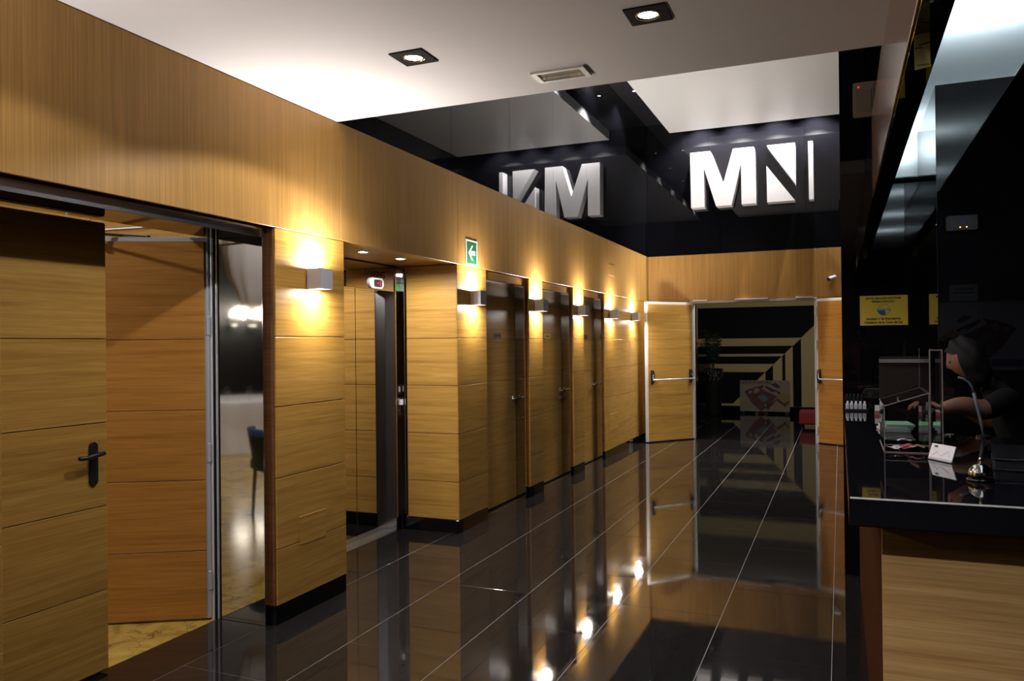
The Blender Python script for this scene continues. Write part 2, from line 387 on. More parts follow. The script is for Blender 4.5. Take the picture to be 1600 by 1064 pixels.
for a, b in ((-0.99, 1.15), (1.15, 3.3), (3.3, Y1-0.0005), (Y1, Y2-0.0935)): sheet('opal_sheet', [(x, y, 2.773) for x, y in ((0.2995, a), (0.7935, a), (0.7935, b), (0.2995, b))])
sheet('opal_front', [(x, Y2-0.093, z) for x, z in ((0.2995, 2.506), (0.4515, 2.506), (0.4515, 2.773), (0.2995, 2.773))])
box('light_box_base', 0.2935, 0.4515, Y2-0.093, Y2-0.002, 2.50, 2.505, WHITEC, parent=rc, bev=0)
lamp('AREA', (0.375, Y2-0.012, 2.67), P_TUBE*0.09, C_COOL, rc, size=0.13, size_y=0.12, aim=(0, -1, 0))
for yy, kk in ((0.90, 1.0), (2.16, 1.0), (3.45, 1.15), (5.22, 0.8)):
    bm = bmesh.new(); tube(bm, [(0.40, yy, 3.02), (0.66, yy, 3.02)], 0.013, 10); mesh_obj('tube', bm, GLOW_COOL, rc, loc=-Vector(rc.location))
    lamp('AREA', (0.52, yy, 3.0), P_TUBE*kk, C_COOL, rc, size=0.26, size_y=0.04)
# ---- walls behind the viewer
box('wall_rear', -3.35, 4.0, -4.15, -4.0, 0, 2.95, simple('rear_wall_paint', (0.30, 0.24, 0.19), 0.8), kind='structure', bev=0, label='plain brown wall at the rear of the lobby', cat='wall')
box('wall_far_right', 4.0, 4.15, -4.0, Y2, 0, 2.95, simple('side_wall_paint', (0.05, 0.045, 0.045), 0.7), kind='structure', bev=0, label='dark wall at the far side of the reception', cat='wall')
# ---- hall behind the double doors
HB = 17.2
PAINT = simple('cream_paint', (0.53, 0.41, 0.17), 0.7); PAINTB = simple('black_paint', (0.004, 0.004, 0.005), 0.7, spec=0.12)
wh = box('wall_hall', -2.95, 1.0, HB, HB+0.15, 0, 2.7, PAINT, kind='structure', bev=0, label='cream hall wall painted with mitred black bands', cat='wall')
BANDS = [[(-2.819, 2.230), (-0.30, 2.230), (-0.30, 2.01), (-0.734, 1.575), (-2.82, 1.575)],
         [(-2.822, 1.412), (-0.895, 1.412), (-1.062, 1.248), (-2.824, 1.248)],
         [(-2.825, 1.194), (-1.117, 1.194), (-1.272, 1.038), (-2.826, 1.038)],
         [(-2.828, 0.866), (-1.446, 0.866), (-2.104, 0.204), (-2.836, 0.204)],
         [(-0.902, 1.400), (-0.74, 1.560), (-0.74, 0.155), (-0.902, 0.155)],
         [(-1.109, 1.198), (-1.050, 1.256), (-1.050, 0.155), (-1.109, 0.155)],
         [(-1.444, 0.864), (-1.292, 1.015), (-1.292, 0.155), (-1.444, 0.155)]]
for bnd in BANDS:
    bm = bmesh.new(); prism(bm, bnd, HB-0.003, HB+0.001)
    o = mesh_obj('painted_band', bm, PAINTB, wh, loc=-Vector(wh.location))
box('skirting', -2.85, 1.0, HB-0.02, HB, 0, 0.152, BLACKG, parent=wh)
box('wall_hall_side', -2.99, -2.85, YB+0.2, HB, 0, 2.7, simple('ochre_paint', (0.40, 0.30, 0.12), 0.7), kind='structure', bev=0, label='ochre side wall of the hall beyond the doors', cat='wall')
box('wall_hall_far', 1.0, 1.15, YB+0.2, HB, 0, 2.7, PAINTB, kind='structure', bev=0, label='black side wall of the hall beyond the doors', cat='wall')
box('ceiling_hall', -2.95, 1.0, YB+0.2, HB, 2.6, 2.7, simple('hall_ceiling', (0.5, 0.47, 0.42), 0.8), kind='structure', bev=0, label='ceiling of the dim hall beyond the doors', cat='ceiling')
# ---- banquet room behind the entrance doors
bf = box('floor_banquet', -11.0, -3.19, -7.0, 3.95, -0.1, 0.0025, MARBLE, kind='structure', bev=0, label='glossy yellow marble floor of the banquet room', cat='floor')
box('wall_banquet_back', -11.1, -11.0, -7.0, 3.95, 0, 3.6, simple('charcoal_wall', (0.018, 0.018, 0.019), 0.6), kind='structure', bev=0, label='charcoal rear wall of the banquet room', cat='wall')
box('wall_banquet_end', -11.0, -3.35, -7.15, -7.0, 0, 3.6, simple('charcoal_wall_end', (0.018, 0.018, 0.019), 0.6), kind='structure', bev=0, label='charcoal end wall of the banquet room', cat='wall')
wn = box('wall_banquet_near', -11.0, -3.36, 3.95, 4.05, 0, 3.6, DARKGAP, kind='structure', bev=0, label='oak panelled near wall of the banquet room', cat='wall')
for z0, z1 in zip([0.1, 0.79, 1.555, LZ, 2.9], [0.79, 1.555, LZ, 2.9, 3.6]):
    for a, b in ((-6.2, -4.8), (-4.8, -3.40)): box('panel', a+G, b-G, 3.935, 3.95, z0+G, z1-G, OAK, parent=wn)
box('ceiling_banquet', -11.0, -3.35, -7.0, 3.95, 3.5, 3.6, simple('banquet_ceiling', (0.5, 0.48, 0.45), 0.8), kind='structure', bev=0, label='ceiling of the banquet room', cat='ceiling')

# ================================================================== DOORS AND FRAMES
def leaf(name, hinge, rz, wd, h, s, mat, label, cuts, metal, th=0.05, edge=0.012, z0=0.012):
    t = thing(name, label, 'door', (hinge[0], hinge[1], 0), rz, kind='structure'); t['_local'] = 1
    box('core', 0, wd, -th/2, th/2, z0, h, metal, parent=t, bev=0.002)
    zs = [z0+0.004] + cuts + [h-edge]
    for a, b in zip(zs, zs[1:]):
        y0, y1 = (th/2, th/2+0.006) if s > 0 else (-th/2-0.006, -th/2)
        box('panel', edge, wd-edge*0.7, y0, y1, a+0.0018, b-0.0018, mat, parent=t)
    del t['_local']
    return t
def lpart(t, f):
    t['_local'] = 1; r = f(); del t['_local']; return r
DCUTS = [0.385, 0.772, 1.158, 1.545]
# entrance: closed leaf
d1 = leaf('door_1', (-3.185, 1.945), PI/2, 0.722, 2.085, -1, OAK, 'closed oak door leaf with black lever handle at the far left', DCUTS, simple('edge_oak', (0.14, 0.08, 0.035), 0.5), edge=0.002)
def black_handle(t, x, y, z):
    bm = bmesh.new(); prism(bm, [(a+x, b+z-0.045) for a, b in rounded(0.046, 0.20, 0.0229)], y, y-0.009)
    bmesh.ops.bevel(bm, geom=[e for e in bm.edges if abs(e.verts[0].co.y-e.verts[1].co.y) < 1e-5], offset=0.002, segments=1, affect='EDGES')
    h = mesh_obj('handle', bm, BLACKP, t)
    bm = bmesh.new()
    tube(bm, [(x, y-0.008, z), (x, y-0.05, z)], 0.0105, 12)
    tube(bm, [(x+0.024, y-0.05, z+0.004), (x+0.018, y-0.052, z+0.003), (x-0.03, y-0.052, z-0.002), (x-0.07, y-0.052, z-0.008), (x-0.105, y-0.050, z-0.006), (x-0.112, y-0.046, z-0.005)], [0.006, 0.0105, 0.0105, 0.0108, 0.0105, 0.006], 12)
    bmesh.ops.recalc_face_normals(bm, faces=bm.faces[:])
    mesh_obj('lever', bm, BLACKP, h, smooth=True)
black_handle(d1, 0.645, -0.031, 1.02)
# entrance: open leaf
d2 = leaf('door_2', (-3.222, 3.392), math.radians(209.5), 0.74, 2.105, +1, OAKR, 'open oak door leaf swung into the banquet room, pale metal edges', DCUTS, DOORMETAL, edge=0.02)
# closer on the open leaf
bm = bmesh.new(); addbox(bm, 0.28, 0.50, -0.075, -0.025, 2.02, 2.08)
cl = mesh_obj('closer', bm, STEELD, d2)
bm = bmesh.new()
tube(bm, [(0.34, -0.05, 2.115), (0.62, 0.10, 2.118)], 0.008, 8); tube(bm, [(0.62, 0.10, 2.124), (0.20, 0.26, 2.128)], 0.008, 8)
lathe(bm, [(0.014, 2.104), (0.014, 2.134)], 12, off=(0.62, 0.10, 0)); lathe(bm, [(0.014, 2.08), (0.014, 2.125)], 12, off=(0.34, -0.05, 0))
mesh_obj('closer_arm', bm, STEELD, cl)
# frame of the entrance: grey fire-door frame + polished steel lining
fr = thing('trim_2', 'grey steel door frame with hinges beside the open leaf', 'door frame', (-3.22, 3.41, 0), kind='structure')
box('frame_post', -3.262, -3.192, 3.388, 3.410, 0, 2.108, DOORMETAL, parent=fr, bev=0.002)
box('frame_stop', -3.215, -3.196, 3.380, 3.388, 0, 2.10, CREAMMETAL, parent=fr, bev=0.001)
box('seal', -3.194, -3.190, 3.384, 3.409, 0, 2.10, BLACKP, parent=fr, bev=0)
for z in (0.22, 0.92, 1.62):
    bm = bmesh.new(); lathe(bm, [(0.004, z-0.055), (0.0095, z-0.05), (0.0095, z+0.05), (0.004, z+0.055)], 10, off=(-3.215, 3.372, 0))
    addbox(bm, -3.235, -3.198, 3.376, 3.3795, z-0.045, z+0.045)
    mesh_obj('hinge', bm, DOORMETAL, fr, loc=-Vector(fr.location))
st = thing('trim_3', 'mirror polished steel lining around the banquet room entrance', 'door frame', (-3.0, 3.41, 0), kind='structure')
box('jamb', -3.188, -2.872, 3.408, 3.434, 0, 2.100, STEEL, parent=st, bev=0.002)
box('jamb', -3.188, -2.872, 1.925, 1.945, 0, 2.100, STEEL, parent=st, bev=0.002)
box('soffit', -3.188, -2.866, 1.925, 3.434, 2.100, 2.106, STEEL, parent=st, bev=0.001)
box('fascia', -2.8655, -2.861, 1.925, 3.434, 2.090, 2.142, STEELD, parent=st, bev=0.001)
box('edge_strip', -2.872, -2.864, 3.402, 3.436, 0, 2.10, CHROME, parent=st, bev=0.002)
box('edge_strip', -3.192, -3.187, 3.400, 3.4075, 0, 2.10, CREAMMETAL, parent=st, bev=0.001)
# three recessed side doors
def lever_handle(t, y, z, x, cyl=False):
    bm = bmesh.new()
    lathe(bm, [(0.026, x), (0.026, x+0.008)], 20, axis='X', off=(0, y, z)); lathe(bm, [(0.009, x+0.006), (0.009, x+0.048)], 12, axis='X', off=(0, y, z))
    tube(bm, [(x+0.048, y+0.012, z), (x+0.048, y-0.13, z), (x+0.042, y-0.138, z)], [0.0095, 0.0095, 0.006], 12)
    if cyl: lathe(bm, [(0.024, x), (0.024, x+0.008), (0.010, x+0.008), (0.010, x+0.018)], 20, axis='X', off=(0, y, z-0.095))
    bmesh.ops.recalc_face_normals(bm, faces=bm.faces[:])
    mesh_obj('handle', bm, CHROME, t, loc=-Vector(t.location), smooth=True)
recs = [(6.19, 7.20, 7.145, 'first oak side door with a small steel plate beyond the lift'),
        (7.58, 8.58, 8.525, 'second oak side door with a small yellow plate and keyhole'),
        (8.98, 9.87, 9.825, 'third oak side door with a dark plate nearest the end wall')]
DXF = -2.937
for i, (a, b, j, lab) in enumerate(recs):
    t = thing('door_%d' % (i+3), lab, 'door', (DXF, (a+b)/2, 0), kind='structure')
    zs = [0.012] + DCUTS + [2.068]
    box('core', DXF-0.045, DXF-0.006, a, j-0.002, 0.01, 2.07, simple('edge_dark_%d' % i, (0.08, 0.045, 0.02), 0.5), parent=t, bev=0)
    for z0, z1 in zip(zs, zs[1:]): box('panel', DXF-0.008, DXF, a+0.03, j-0.003, z0+0.0015, z1-0.0015, OAK, parent=t)
    lever_handle(t, j-0.075, 0.975, DXF, i == 1)
    pl = box('plate', DXF, DXF+0.002, [6.625, 7.965, 9.36][i], [6.795, 8.165, 9.545][i], 1.557, 1.612, [STEELD, simple('brass_yellow', (0.55, 0.40, 0.06), 0.35), simple('plate_dark', (0.05, 0.045, 0.04), 0.4)][i], parent=t, bev=0.0008)
    if i < 2:
        bm = bmesh.new(); rr = random.Random(3+i); yy = -0.06
        while yy < 0.06:
            ww = rr.uniform(0.008, 0.016); addbox(bm, 0.001, 0.0018, yy, yy+ww, -0.012, 0.010 if rr.random() < .7 else 0.002); yy += ww+0.005
        mesh_obj('plate_marks', bm, BLACKP if i == 0 else simple('brown_marks', (0.12, 0.07, 0.01), 0.5), pl)
    f = thing('trim_%d' % (i+4), 'polished steel lining of the %s side door recess' % ('first', 'second', 'third')[i], 'door frame', (-2.9, j, 0), kind='structure')
    box('jamb', DXF-0.05, -2.846, j, j+0.022, 0, 2.09, STEEL, parent=f, bev=0.0015)
    box('edge_strip', -2.848, -2.838, j-0.004, j+0.022, 0, 2.09, CHROME, parent=f, bev=0.002)
    box('edge_strip', -2.848, -2.832, a+0.001, a+0.012, 0, 2.09, CHROME, parent=f, bev=0.002)
    box('jamb', DXF-0.05, -2.848, a+0.001, a+0.022, 0, 2.09, STEEL, parent=f, bev=0.0015)
    box('head', DXF-0.05, -2.846, a+0.012, j+0.02, 2.065, 2.071, STEEL, parent=f, bev=0.001)
    box('transom_panel', DXF-0.05, -2.85, a+0.001, j+0.05, 2.072, LZ-0.001, OAKR, parent=f)
# double fire doors at the end
def push_bar(t, x0, x1, s, z, th=0.025):
    y0 = s*(th+0.006)
    pb = None
    for k, x in enumerate((x0, x1)):
        bm = bmesh.new()
        prism(bm, [(y0, z+0.145), (y0+s*0.035, z+0.135), (y0+s*0.045, z+0.06), (y0+s*0.030, z-0.05), (y0, z-0.065)], x-0.019, x+0.019, 'YZ')
        dx = 0.055 if k == 0 else -0.055
        if k == 1: dx = 0.0
        tube(bm, [(x, y0+s*0.03, z+0.08), (x+dx*0.6, y0+s*0.075, z+0.02), (x+dx, y0+s*0.095, z)], 0.011, 8)
        bmesh.ops.recalc_face_normals(bm, faces=bm.faces[:])
        o = mesh_obj('push_bar_bracket', bm, BLACKP, t)
        if k == 0: xa = x+dx
        else: xb = x+dx
    bm = bmesh.new(); tube(bm, [(xa, y0+s*0.095, z), (xb, y0+s*0.095, z)], 0.0115, 12)
    mesh_obj('push_bar', bm, simple('bar_silver_'+t.name, (0.72, 0.72, 0.72), 0.3, 0.6), t, smooth=True)
d6 = leaf('door_6', (-2.118, 12.42), math.atan2(-0.735, -0.60), 0.915, 2.12, +1, OAK, 'open oak fire door leaf against the corridor side, left of the hall', DCUTS, CREAMMETAL, edge=0.035)
push_bar(d6, 0.83, 0.085, +1, 0.945)
d7 = leaf('door_7', (-0.318, 12.44), math.atan2(-0.515, 0.857), 0.895, 2.12, -1, OAKR, 'open oak fire door leaf at the right, partly hidden by the black wall', DCUTS, CREAMMETAL, edge=0.035)
push_bar(d7, 0.06, 0.80, -1, 0.945)
ff = thing('trim_7', 'pale metal frame of the double fire doors at the end', 'door frame', (DX0, YB, 0), kind='structure')
box('frame_post', DX0-0.03, DX0+0.012, YB-0.01, YB+0.14, 0, DH+0.01, CREAMMETAL, parent=ff, bev=0.002)
box('frame_post', DX1-0.012, DX1+0.03, YB-0.01, YB+0.14, 0, DH+0.01, CREAMMETAL, parent=ff, bev=0.002)
box('frame_head', DX0-0.03, DX1+0.03, YB-0.012, YB+0.14, DH-0.03, DH+0.008, simple('head_grey', (0.40, 0.36, 0.33), 0.4), parent=ff, bev=0.002)
box('closer_rail', -1.47, -0.99, YB-0.05, YB-0.012, DH+0.003, DH+0.025, CREAMMETAL, parent=ff, bev=0.002)
box('closer_rail', -2.10, -1.88, YB-0.05, YB-0.012, DH+0.003, DH+0.022, CREAMMETAL, parent=ff, bev=0.002)
box('closer_rail', -0.60, -0.36, YB-0.06, YB-0.012, DH+0.003, DH+0.026, CREAMMETAL, parent=ff, bev=0.002)
for z in (0.2, 0.85, 1.45, 1.95):
    bm = bmesh.new(); lathe(bm, [(0.009, z-0.06), (0.009, z+0.06)], 8, off=(DX1+0.012, YB-0.022, 0)); mesh_obj('hinge', bm, CREAMMETAL, ff, loc=-Vector(ff.location))

# ================================================================== LIFT
XF, XD, YJ = -3.333, -3.425, 5.545
lf = thing('elevator', 'lift with mirror steel doors, red floor display and PARKING lettering', 'elevator', (XD, 5.1, 0))
box('door_panel', XD-0.03, XD, 4.70, 5.115, 0.012, 1.935, STEEL, parent=lf, bev=0.002)
box('door_panel', XD-0.03, XD, 5.119, YJ-0.001, 0.012, 1.935, STEEL, parent=lf, bev=0.002)
box('jamb', XD-0.03, XF-0.001, YJ, YJ+0.012, 0.012, 1.935, STEELD, parent=lf, bev=0.001)
box('jamb', XD-0.03, XF-0.001, 4.62, 4.70, 0.012, 1.935, STEEL, parent=lf, bev=0.001)
hd = box('header_panel', XD-0.03, XF, 4.55, YJ+0.012, 1.934, 2.137, STEEL, parent=lf, bev=0.002)
box('shadow_gap', XD-0.03, XF-0.015, 4.55, SW, 2.137, LZ, DARKGAP, parent=lf, bev=0)
pp = box('call_post', XF-0.05, XF, YJ+0.024, SW-0.002, 0.105, 2.137, STEEL, parent=lf, bev=0.001)
box('post_edge', XF-0.05, XF-0.004, YJ+0.012, YJ+0.024, 0.012, 2.115, OAKR, parent=lf, bev=0)
box('post_edge', XF-0.05, XF, YJ+0.012, SW-0.002, 0.0, 0.104, BLACKG, parent=lf, bev=0)
bm = bmesh.new()
for k in range(4): addbox(bm, XD+0.002+0.022*k, XD+0.018+0.022*k, 4.62, YJ, 0.002, 0.0125)
addbox(bm, XD-0.03, XF, 4.62, YJ, -0.01, 0.004)
mesh_obj('sill', bm, ALU, lf, loc=-Vector(lf.location))
# display
bm = bmesh.new(); prism(bm, [(a+5.262, b+1.986) for a, b in rounded(0.20, 0.082, 0.0405)], XF, XF+0.014, 'YZ')
dp = mesh_obj('floor_display', bm, simple('display_silver', (0.32, 0.32, 0.31), 0.5), lf, loc=-Vector(lf.location))
bm = bmesh.new(); prism(bm, [(a+5.275, b+1.986) for a, b in rounded(0.115, 0.058, 0.018)], XF+0.014, XF+0.0155, 'YZ')
mesh_obj('display_window', bm, BLACKP, dp)
bm = bmesh.new()
addbox(bm, XF+0.0156, XF+0.0162, 5.263, 5.285, 1.983, 1.989); addbox(bm, XF+0.0156, XF+0.0162, 5.303, 5.310, 1.963, 2.009)
mesh_obj('display_digits', bm, GLOW_RED, dp)
text_mesh('PARKING', 0.072, simple('engraved_dark', (0.004, 0.003, 0.002), 0.8, spec=0.0), 'lettering', lf, Vector((XF+0.0008, 5.255, 2.058))-Vector(lf.location), ROT_PX, sx=0.98)
# call button, key switch, stickers
YP = (YJ+0.024+SW)/2
box('button_plate', XF, XF+0.004, YP-0.028, YP+0.028, 1.105, 1.175, BLACKP, parent=lf)
text_mesh('0', 0.06, simple('digit_white', (0.8, 0.8, 0.8), 0.5), 'button_digit', lf, Vector((XF+0.0047, YP, 1.14))-Vector(lf.location), ROT_PX, sx=0.8)
bm = bmesh.new(); prism(bm, [(a+YP, b+1.0) for a, b in rounded(0.036, 0.145, 0.0178)], XF, XF+0.006, 'YZ')
ks = mesh_obj('key_switch', bm, STEELD, lf, loc=-Vector(lf.location))
bm = bmesh.new(); lathe(bm, [(0.010, XF+0.006), (0.010, XF+0.014)], 14, axis='X', off=(0, YP, 0.965)); addbox(bm, XF+0.006, XF+0.008, YP-0.018, YP+0.018, 0.992, 0.996); mesh_obj('key_hole', bm, BLACKP, ks)
bm = bmesh.new(); addbox(bm, XF+0.007, XF+0.03, YP+0.004, YP+0.02, 1.015, 1.06); mesh_obj('key_tag', bm, simple('tag_white', (0.7, 0.7, 0.7), 0.6), ks)
s1 = box('sticker', XF, XF+0.001, YP-0.03, YP+0.03, 2.012, 2.062, simple('sticker_grey', (0.26, 0.26, 0.26), 0.6), parent=lf, bev=0)
s2 = box('sticker', XF, XF+0.001, YP-0.034, YP+0.034, 1.945, 2.007, simple('sticker_green', (0.03, 0.28, 0.02), 0.5), parent=lf, bev=0)
bm = bmesh.new(); addbox(bm, 0.0006, 0.001, -0.02, 0.02, -0.017, 0.017); addbox(bm, 0.001, 0.0012, -0.02, 0.02, 0.008, 0.012); mesh_obj('sticker_frame', bm, simple('sticker_mid', (0.2, 0.2, 0.2), 0.5), s1)
bm = bmesh.new()
for k in range(3): addbox(bm, 0.0006, 0.001, -0.024, 0.02-0.01*k, -0.018+0.014*k, -0.012+0.014*k)
mesh_obj('sticker_lines', bm, simple('sticker_light', (0.3, 0.6, 0.3), 0.5), s2)
# two recessed spots in the soffit
for k, (y, lab) in enumerate(((4.60, 'small recessed spot in the lift soffit, nearer the big wall lamp'), (5.095, 'small recessed spot in the lift soffit, nearer the call buttons'))):
    t = thing('recessed_spot', lab, 'ceiling light', (-3.01, y, LZ), group='spots over the lift')
    bm = bmesh.new(); lathe(bm, [(0.034, -0.004), (0.043, -0.004), (0.045, 0.0008)], 24, cap=False); lathe(bm, [(0.034, -0.004), (0.03, 0.0008)], 24, cap=False)
    mesh_obj('ring', bm, CHROME, t, smooth=True)
    bm = bmesh.new(); lathe(bm, [(0.0, -0.0062), (0.012, -0.006), (0.024, -0.0045), (0.033, -0.0025)], 24, cap=False); mesh_obj('lens', bm, GLOW_DOWN, t, smooth=True)
    lamp('SPOT', (-3.01, y, LZ-0.012), P_LIFT, C_DOWN, t, size=0.03, spot=174, blend=0.4)

# ================================================================== LIGHT FITTINGS
def sconce(y, wy, label):
    t = thing('wall_lamp', label, 'wall lamp', (W, y, 1.885), group='up and down wall lamps')
    bm = bmesh.new(); d, h, th = 0.105, 0.058, 0.006
    # open square tube: four walls
    addbox(bm, 0.012, d, -wy, -wy+th, -h, h); addbox(bm, 0.012, d, wy-th, wy, -h, h)
    addbox(bm, d-th, d, -wy+th, wy-th, -h, h); addbox(bm, 0.012, 0.012+th, -wy+th, wy-th, -h, h)
    mesh_obj('shade', bm, SCGREY, t)
    bm = bmesh.new(); addbox(bm, 0, 0.012, -0.035, 0.035, -0.035, 0.035); mesh_obj('mount', bm, SCGREY, t)
    for s in (-1, 1):
        bm = bmesh.new(); addbox(bm, 0.020, d-th-0.002, -wy+th+0.002, wy-th-0.002, s*0.050-0.002, s*0.050+0.002); mesh_obj('lens', bm, GLOW_WARM, t)
        lamp('AREA', (W+0.058, y, 1.885+s*0.0585), P_SC_UP if s > 0 else P_SC_DN, C_WARM, t, size=0.075, aim=(0, 0, s), size_y=2*wy-0.02)
    return t
SCY = [(3.757, 0.058, 'grey box wall lamp on the wide pier before the lift, nearest of the row'),
       (5.907, 0.058, 'grey box wall lamp under the green arrow sign'),
       (7.40, 0.07, 'grey box wall lamp between the first and second side doors'),
       (8.80, 0.07, 'grey box wall lamp between the second and third side doors'),
       (10.165, 0.07, 'grey box wall lamp just past the third side door'),
       (11.35, 0.07, 'grey box wall lamp beside the open fire door, farthest of the row')]
SCY.append((1.15, 0.058, 'added unseen grey box wall lamp on the near pier, brightening the ceiling'))  # extra unseen lamp, added to throw more light on the lobby ceiling
for y, wy, lab in SCY: sconce(y, wy, lab)
def downlight(x, y, label, k=1.0, cone=139, bl=0.14):
    t = thing('downlight', label, 'ceiling light', (x, y, CZ), group='square lobby downlights')
    bm = bmesh.new(); o_, i_ = 0.086, 0.052; n = 24
    outer = [bm.verts.new((o_*sx, o_*sy, -0.006)) for sx, sy in ((1, 1), (-1, 1), (-1, -1), (1, -1))]
    ring = [bm.verts.new((i_*math.cos(2*PI*k/n+PI/4), i_*math.sin(2*PI*k/n+PI/4), -0.006)) for k in range(n)]
    for q in range(4):
        seg = [ring[(q*6+k) % n] for k in range(7)]
        bm.faces.new([outer[q], outer[(q+1) % 4]] + list(reversed(seg)))
    up = [bm.verts.new((v.co.x, v.co.y, 0.0)) for v in outer]
    for q in range(4): bm.faces.new((outer[q], up[q], up[(q+1) % 4], outer[(q+1) % 4]))
    bmesh.ops.recalc_face_normals(bm, faces=bm.faces[:])
    mesh_obj('plate', bm, simple('plate_black', (0.006, 0.006, 0.007), 0.7, spec=0.1), t)
    bm = bmesh.new(); lathe(bm, [(0.052, -0.006), (0.050, -0.009), (0.044, -0.009), (0.040, -0.003)], 28, cap=False); mesh_obj('ring', bm, CHROME, t, smooth=True)
    bm = bmesh.new(); lathe(bm, [(0.0, -0.0075), (0.02, -0.007), (0.034, -0.005), (0.041, -0.002)], 28, cap=False); mesh_obj('lens', bm, GLOW_DOWN, t, smooth=True)
    lamp('SPOT', (x, y, CZ-0.02), P_DOWN*k, C_DOWN, t, size=0.03, spot=cone, blend=bl)
downlight(-1.845, 3.265, 'square black downlight nearest the oak wall in the lobby ceiling')
downlight(-0.72, 3.235, 'square black downlight with bright glare right of the emergency light', 0.4)
downlight(-0.72, 1.8, 'square downlight behind the viewer on the counter side', 0.3)
downlight(-0.15, 0.5, 'square downlight farthest behind the viewer on the counter side', 3.6, 104, 0.4)
downlight(-1.845, 1.83, 'square downlight behind the viewer on the oak wall side', 0.38)
# emergency light
t = thing('emergency_light', 'white rectangular emergency light flush in the lobby ceiling', 'ceiling light', (-1.282, 3.764, CZ))
bm = bmesh.new()
for a in ((-0.139, 0.139, 0.056, 0.074), (-0.139, 0.139, -0.074, -0.056), (-0.139, -0.112, -0.056, 0.056), (0.112, 0.139, -0.056, 0.056)): addbox(bm, a[0], a[1], a[2], a[3], -0.012, 0)
mesh_obj('frame', bm, CREAMMETAL, t)
bm = bmesh.new(); addbox(bm, -0.112, 0.112, -0.056, 0.056, -0.003, 0); mesh_obj('reflector', bm, simple('reflector_silver', (0.70, 0.62, 0.52), 0.4), t)
bm = bmesh.new(); tube(bm, [(-0.085, 0.01, -0.007), (0.085, 0.01, -0.007)], 0.005, 10); lathe(bm, [(0.009, -0.1), (0.009, -0.085)], 10, axis='X', off=(0, 0.01, -0.007)); lathe(bm, [(0.009, 0.085), (0.009, 0.1)], 10, axis='X', off=(0, 0.01, -0.007)); mesh_obj('bulb', bm, CREAMMETAL, t)
bm = bmesh.new(); addbox(bm, -0.112, 0.112, -0.056, 0.056, -0.0135, -0.012); mesh_obj('cover', bm, GLASS, t)
# cove spots and letter spots (black ceiling of the hall)
def cove(x, y, label, power, aim, spot):
    t = thing('cove_spot', label, 'ceiling light', (x, y, ATZ), group='tiny spots in the black ceiling')
    bm = bmesh.new(); lathe(bm, [(0.030, 0.0), (0.036, -0.008), (0.026, -0.010), (0.024, -0.004)], 20, cap=False); mesh_obj('ring', bm, STEELD, t, smooth=True)
    bm = bmesh.new(); lathe(bm, [(0.0, -0.008), (0.016, -0.007), (0.025, -0.004)], 20, cap=False); mesh_obj('lens', bm, GLOW_STAR, t, smooth=True)
    lamp('SPOT', (x, y, ATZ-0.02), power, C_WHITE, t, size=0.025, aim=aim, spot=spot, blend=0.6)
ORD = ['first', 'second', 'third', 'fourth', 'fifth', 'sixth', 'seventh']
for k in range(5): cove(-2.56, 5.2+1.35*k, '%s tiny spot from the near end in the black strip beside the left gloss wall' % ORD[k], P_COVE, (0.0, 0, -1), 120)
for k in range(4): cove(-1.95+0.55*k, 12.15, '%s tiny spot from the left in the black strip above the big letters' % ORD[k], P_LETTER, (0, 0.12, -1), 120)

# ================================================================== SIGNS ON WALLS
LET_F, LET_B = 12.22, YB-0.0025
LWHITE = simple('letter_white', (0.86, 0.85, 0.87), 0.5)
M_POLY = [(-2.092, 4.405), (-1.792, 4.405), (-1.606, 3.888), (-1.454, 4.405), (-1.155, 4.405), (-1.139, 3.560), (-1.338, 3.560), (-1.340, 4.189), (-1.483, 3.560), (-1.712, 3.560), (-1.888, 4.158), (-1.883, 3.560), (-2.085, 3.560)]
bm = bmesh.new(); prism(bm, M_POLY, LET_F, LET_B)
mesh_obj('letter_sign', bm, LWHITE, label='big white block letter M high on the black end wall', cat='sign')
t = thing('letter_sign', 'big letter N cut out between white blocks beside the M', 'sign', (-0.65, LET_B, 3.56))
for nm, poly in (('upper_block', [(-0.968, 4.402), (-0.578, 4.402), (-0.578, 3.811)]), ('lower_block', [(-0.976, 4.102), (-0.584, 3.560), (-0.972, 3.560)]), ('bar_block', [(-0.397, 4.402), (-0.332, 4.402), (-0.327, 3.556), (-0.392, 3.556)])):
    bm = bmesh.new(); prism(bm, poly, LET_F, LET_B); mesh_obj(nm, bm, LWHITE, t, loc=-Vector(t.location))
# exit sign
t = thing('exit_sign', 'green sign with a white arrow pointing left on the frieze', 'sign', (W+0.004, 5.895, 2.258))
bm = bmesh.new(); addbox(bm, 0, 0.003, -0.108, 0.108, -0.105, 0.105); mesh_obj('plate', bm, simple('sign_white', (0.78, 0.78, 0.74), 0.5), t)
bm = bmesh.new(); addbox(bm, 0.003, 0.0035, -0.094, 0.094, -0.090, 0.090); mesh_obj('green_field', bm, simple('sign_green', (0.006, 0.10, 0.035), 0.5), t)
bm = bmesh.new()
prism(bm, [(-0.066, 0.0), (0.004, 0.062), (0.026, 0.062), (-0.018, 0.018), (0.066, 0.018), (0.066, -0.018), (-0.018, -0.018), (0.026, -0.062), (0.004, -0.062)], 0.0035, 0.0042, 'YZ')
mesh_obj('arrow', bm, simple('arrow_white', (0.82, 0.82, 0.80), 0.5), t)
bm = bmesh.new(); addbox(bm, 0.0035, 0.004, 0.074, 0.078, 0.045, 0.075); mesh_obj('small_mark', bm, simple('mark_pale', (0.35, 0.5, 0.4), 0.5), t)
